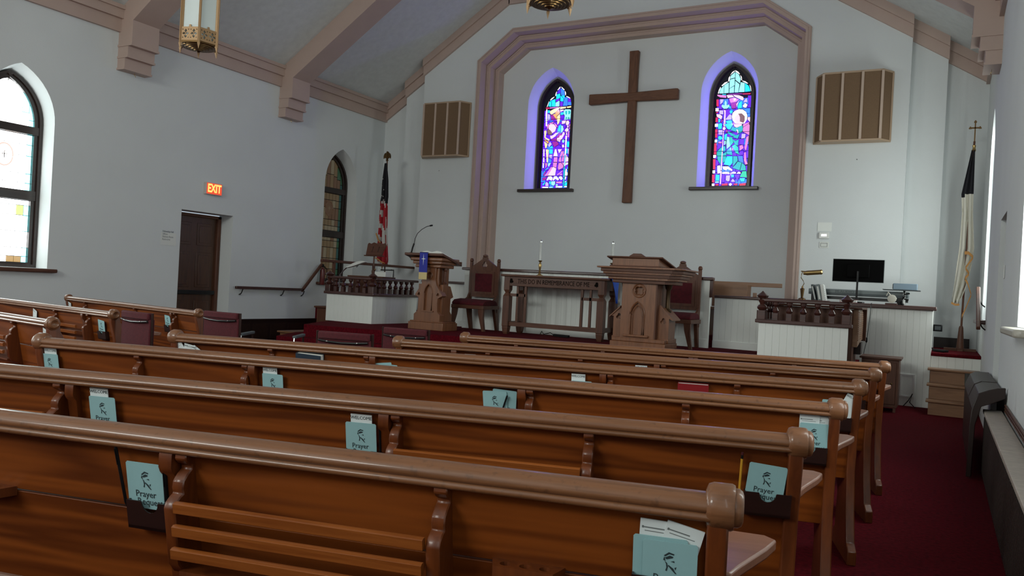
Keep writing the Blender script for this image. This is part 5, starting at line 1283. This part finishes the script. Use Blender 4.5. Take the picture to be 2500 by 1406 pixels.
# ================================================================ FLAGS
def drape(rows, fn, mats, name, par, cols=28, us_=True):
    """rows: (z, x0, x1, phase); fn(u, v) -> material index"""
    m = MB(); nr = 46; vs = []
    for j in range(nr + 1):
        v = j / nr; z = rows[0][0] + (rows[-1][0] - rows[0][0]) * v
        for (za, a0, a1), (zb, b0, b1) in zip(rows, rows[1:]):
            if zb <= z <= za: f = (za - z) / (za - zb); x0 = a0 + (b0 - a0) * f; x1 = a1 + (b1 - a1) * f
        for i in range(cols + 1):
            u = i / cols; amp = (.02 + .05 * v) * (1 if us_ else .6)
            vs.append((x0 + (x1 - x0) * u, amp * math.sin(u * 15 + 1.2 * v) + .02 * math.sin(u * 4), z + (.10 * abs(((u * 2.0) % 1) - .5) if v > .97 else 0)))
    m.v = vs
    for j in range(nr):
        for i in range(cols):
            a = j * (cols + 1) + i; m.f.append((a, a + 1, a + cols + 2, a + cols + 1)); m.mi.append(fn((i + .5) / cols, (j + .5) / nr))
    o = obj(name, m, mats, par, smooth=60); md = o.modifiers.new('thick', 'SOLIDIFY'); md.thickness = .006; return o
t = thing('flag_on_stand', 'furled national flag with red and white stripes and eagle finial', 'flag', (-10.0, 12.95, LZ))
obj('pole', MB().tube([(.05, .04, .03), (-.07, .04, 3.02)], .014, 8), 'dark_oak_v', t); obj('stand', MB().lathe([(.17, 0), (.17, .03), (.06, .07), (.03, .2)], n=20, cx=.05, cy=.04), 'brass', t)
eg = MB().lathe([(.02, 0), (.028, .02), (.015, .05), (.02, .07)], n=10, cx=-.07, cy=.04, cz=3.0)
for s in (-1, 1): eg.prism([(-.07 + s * .008, 3.07), (-.07 + s * .03, 3.05), (-.07 + s * .055, 3.075), (-.07 + s * .085, 3.05), (-.07 + s * .088, 3.10), (-.07 + s * .07, 3.15), (-.07 + s * .04, 3.17), (-.07 + s * .015, 3.14)], 'y', .03, .05)
eg.prism([(-.09, 3.05), (-.05, 3.05), (-.05, 3.14), (-.06, 3.17), (-.045, 3.185), (-.07, 3.20), (-.085, 3.18), (-.082, 3.14)], 'y', .02, .06); obj('eagle_finial', eg, 'bronze', t)
def us(u, v):
    if v < .36 + .04 * math.sin(u * 9): return 0
    if u > .45:
        return 1 if ((v * 2.6 - u * 1.6 + (.5 if u > .78 else .1)) % 1) < .58 else 2
    return 1 if ((v * 8.0 - u * 1.2 + .3) % 1) < .55 else 2
drape([(2.95, -.10, -.04), (2.6, -.14, .02), (2.25, -.15, .04), (2.2, -.17, .03), (1.5, -.20, .06), (.98, -.19, .12), (.86, -.14, .10)], us, ['flag_navy', 'flag_red', 'flag_white'], 'flag_cloth', t)
for x, z in ((-.055, 2.62), (-.07, 2.48), (-.02, 2.40), (-.06, 2.28), (-.025, 2.265), (-.085, 2.52)):
    pts = [( (.013 if k % 2 == 0 else .006) * math.sin(k * .628), (.013 if k % 2 == 0 else .006) * math.cos(k * .628)) for k in range(10)]
    obj('star', MB().prism([(x + a, z + b_) for a, b_ in pts], 'y', -.088, -.084), 'flag_white', t, smooth=0)
obj('fringe', MB().tube([(-.17, -.06, 1.52), (-.10, -.085, 1.40), (-.03, -.09, 1.33), (-.08, -.085, 1.25), (-.15, -.07, 1.22)], .014, 6), 'fringe', t); obj('fringe', MB().tube([(-.14, -.08, 1.02), (-.05, -.10, .99), (.03, -.10, .94), (.10, -.08, .92), (.04, -.08, .84), (.04, -.08, .78)], .014, 6), 'fringe', t)
t = thing('flag_on_stand', 'furled white flag with dark canton and cross finial in the right corner', 'flag', (.26, 13.3, LZ))
obj('pole', MB().tube([(-.015, .02, .02), (.03, .02, 3.05)], .014, 8), 'dark_oak_v', t); obj('stand', MB().box(-.22, .19, -.05, .09, 0, .035).box(-.05, .02, -.15, .19, 0, .035), 'dark_oak', t)
obj('socket', MB().lathe([(.055, .03), (.05, .05), (.03, .33), (.022, .36)], n=14, cx=-.012, cy=.02), 'dark_oak_v', t)
cx_ = .031; fm = MB().box(cx_ - .008, cx_ + .008, .012, .028, 3.05, 3.33).box(cx_ - .055, cx_ + .055, .012, .028, 3.235, 3.255)
for a, b_ in ((-.062, 3.245), (.062, 3.245), (0, 3.335)): fm.prism(trefoil_pts(cx_ + a, b_, .022), 'y', .010, .030)
obj('cross_finial', fm, 'bronze', t, smooth=0); obj('collar', MB().lathe([(.02, 0), (.028, .02), (.018, .05), (.024, .09), (.012, .1)], n=12, cx=.03, cy=.02, cz=2.90), 'brass', t)
drape([(2.92, .0, .045), (2.6, -.05, .05), (2.28, -.10, .055), (2.0, -.08, .06), (1.5, -.09, .10), (1.25, -.11, .08), (.95, -.13, .03), (.75, -.15, -.03), (.66, -.15, -.05)], lambda u, v: 0 if v < .28 + .06 * u * 0 + (.03 if u < .3 else 0) else 1, ['flag_navy', 'cream_cloth'], 'flag_cloth', t, us_=False)
def ribbon(pts, w_, m, par, name):
    b = MB(); n = len(pts); vs = [(x, y, z + w_ / 2) for x, y, z in pts] + [(x, y, z - w_ / 2) for x, y, z in pts]
    b.add(vs, [(i, i + 1, n + i + 1, n + i) for i in range(n - 1)]); o = obj(name, b, m, par, smooth=0); md = o.modifiers.new('thick', 'SOLIDIFY'); md.thickness = .008; return o
ribbon([(-.02, -.085, 1.42), (.03, -.10, 1.42), (.09, -.09, 1.36), (.0, -.10, 1.20), (.05, -.10, 1.12), (.0, -.10, 1.05), (.04, -.10, .98), (.09, -.09, .82), (.03, -.10, .62), (-.01, -.09, .50)], .045, 'fringe', t, 'fringe')
ribbon([(-.155, -.055, .69), (-.10, -.075, .665), (-.05, -.06, .67)], .03, 'fringe', t, 'fringe')
# ================================================================ RIGHT WALL
t = thing('handrail', 'short brown handrail on the right wall above the wooden steps', 'handrail', (RXW, 0, 0)); bar((-.085, 11.05, 1.12), (-.085, 11.75, 1.62), .045, .05, 'dark_oak', t)
for y, z in ((11.2, 1.22), (11.6, 1.50)): obj('bracket', MB().tube([(-.005, y, z - .12), (-.04, y, z - .09), (-.08, y, z - .01)], .009, 6), 'black_metal', t)
for i, y in enumerate((-6.17, -11.95)):
    w_ = bpy.data.objects.new('window_%d' % (wn[0] + 1 + i), None); COL.objects.link(w_); w_.location = (RXW, -y, 0); w_.rotation_euler = (0, 0, R(-90)); struct(w_)
    obj('window_sill', MB().box(-.60, .60, -.10, .30, 1.165, 1.215, .03), 'marble_sill' if i == 0 else 'mahogany', w_, bev=.014)
    f = MB(); outline_strip(f, arch(**SIDEB), .05, .26, .34); obj('window_frame', f, 'frame_wood', w_)
t = thing('radiator_cover', 'long stone topped radiator cover with dark grille along the right wall', 'radiator cover', (0, 0, 0))
obj('grille_front', box(.335, .345, -5, 7.45, .02, .505), 'grille', t); obj('carcass', box(.35, .465, -5, 7.45, 0, .503), 'black_metal', t)
for k in range(7):
    y1 = 5.28 + 1.65 * (k - 4); y2 = min(y1 + 1.645, 7.45)
    if y1 < 7.4: obj('stone_slab', box(.322, .452, y1, y2, .508, .535), 'stone', t, bev=.004)
for k in range(3): obj('pipe', MB().tube([(.458, -5, .56 + k * .022), (.458, 7.2, .56 + k * .022)], .008, 6), 'dark_oak', t)
for k in range(90): pass
m = MB()
for k in range(150): m.box(.329, .335, -1.0 + k * .056, -1.0 + k * .056 + .022, .05, .48)
o = obj('grille_bars', m, 'grille', t); o['kind'] = 'stuff'
t = thing('wall_bench', 'short dark wooden bench end against the right wall beyond the radiator cover', 'bench', (0, 7.5, 0))
obj('end_board', MB().prism([(.402, .73), (.456, .735), (.456, .655), (.378, .611), (.30, .576), (.265, .43), (.255, .02), (.22, .02), (.227, .433), (.236, .546), (.274, .678), (.346, .712)], 'y', -.30, -.25), 'black_wood', t, bev=.005)
obj('top_board', MB().prism([(.455, .66), (.455, .69), (.34, .69), (.285, .66), (.24, .54), (.26, .54), (.30, .645), (.34, .665)], 'y', -.25, 2.2), 'bench_top', t, bev=.004)
obj('front_board', box(.245, .26, -.25, 2.2, .02, .54), 'black_wood', t)
obj('joint', MB().prism([(.455, .655), (.455, .695), (.335, .695), (.28, .665), (.235, .54), (.25, .54), (.3, .65)], 'y', .8, .82), 'black_wood', t)
o = obj('cable', MB().tube([(-.40, 11.75, .02), (-.34, 11.8, .10), (-.30, 11.9, .18), (-.33, 11.95, .06), (-.26, 11.8, .01)], .006, 6), 'black_plastic'); tag(o, 'loop of black cable on the carpet by the small wooden cabinet', 'cable')
o = obj('pedal', MB().box(-.05, .05, -.09, .09, 0, .03), 'black_plastic', loc=(-.0, 12.4, LZ + .005), rot=(0, 0, R(50)), bev=.006); tag(o, 'black foot pedal lying on the red loft carpet at right', 'pedal'); sub('cable', MB().tube([(-.0, .09, .02), (-.02, .18, .06), (-.05, .25, .12)], .008, 6).mesh('cable', 'black_plastic'), o)
bpy.context.view_layer.update()
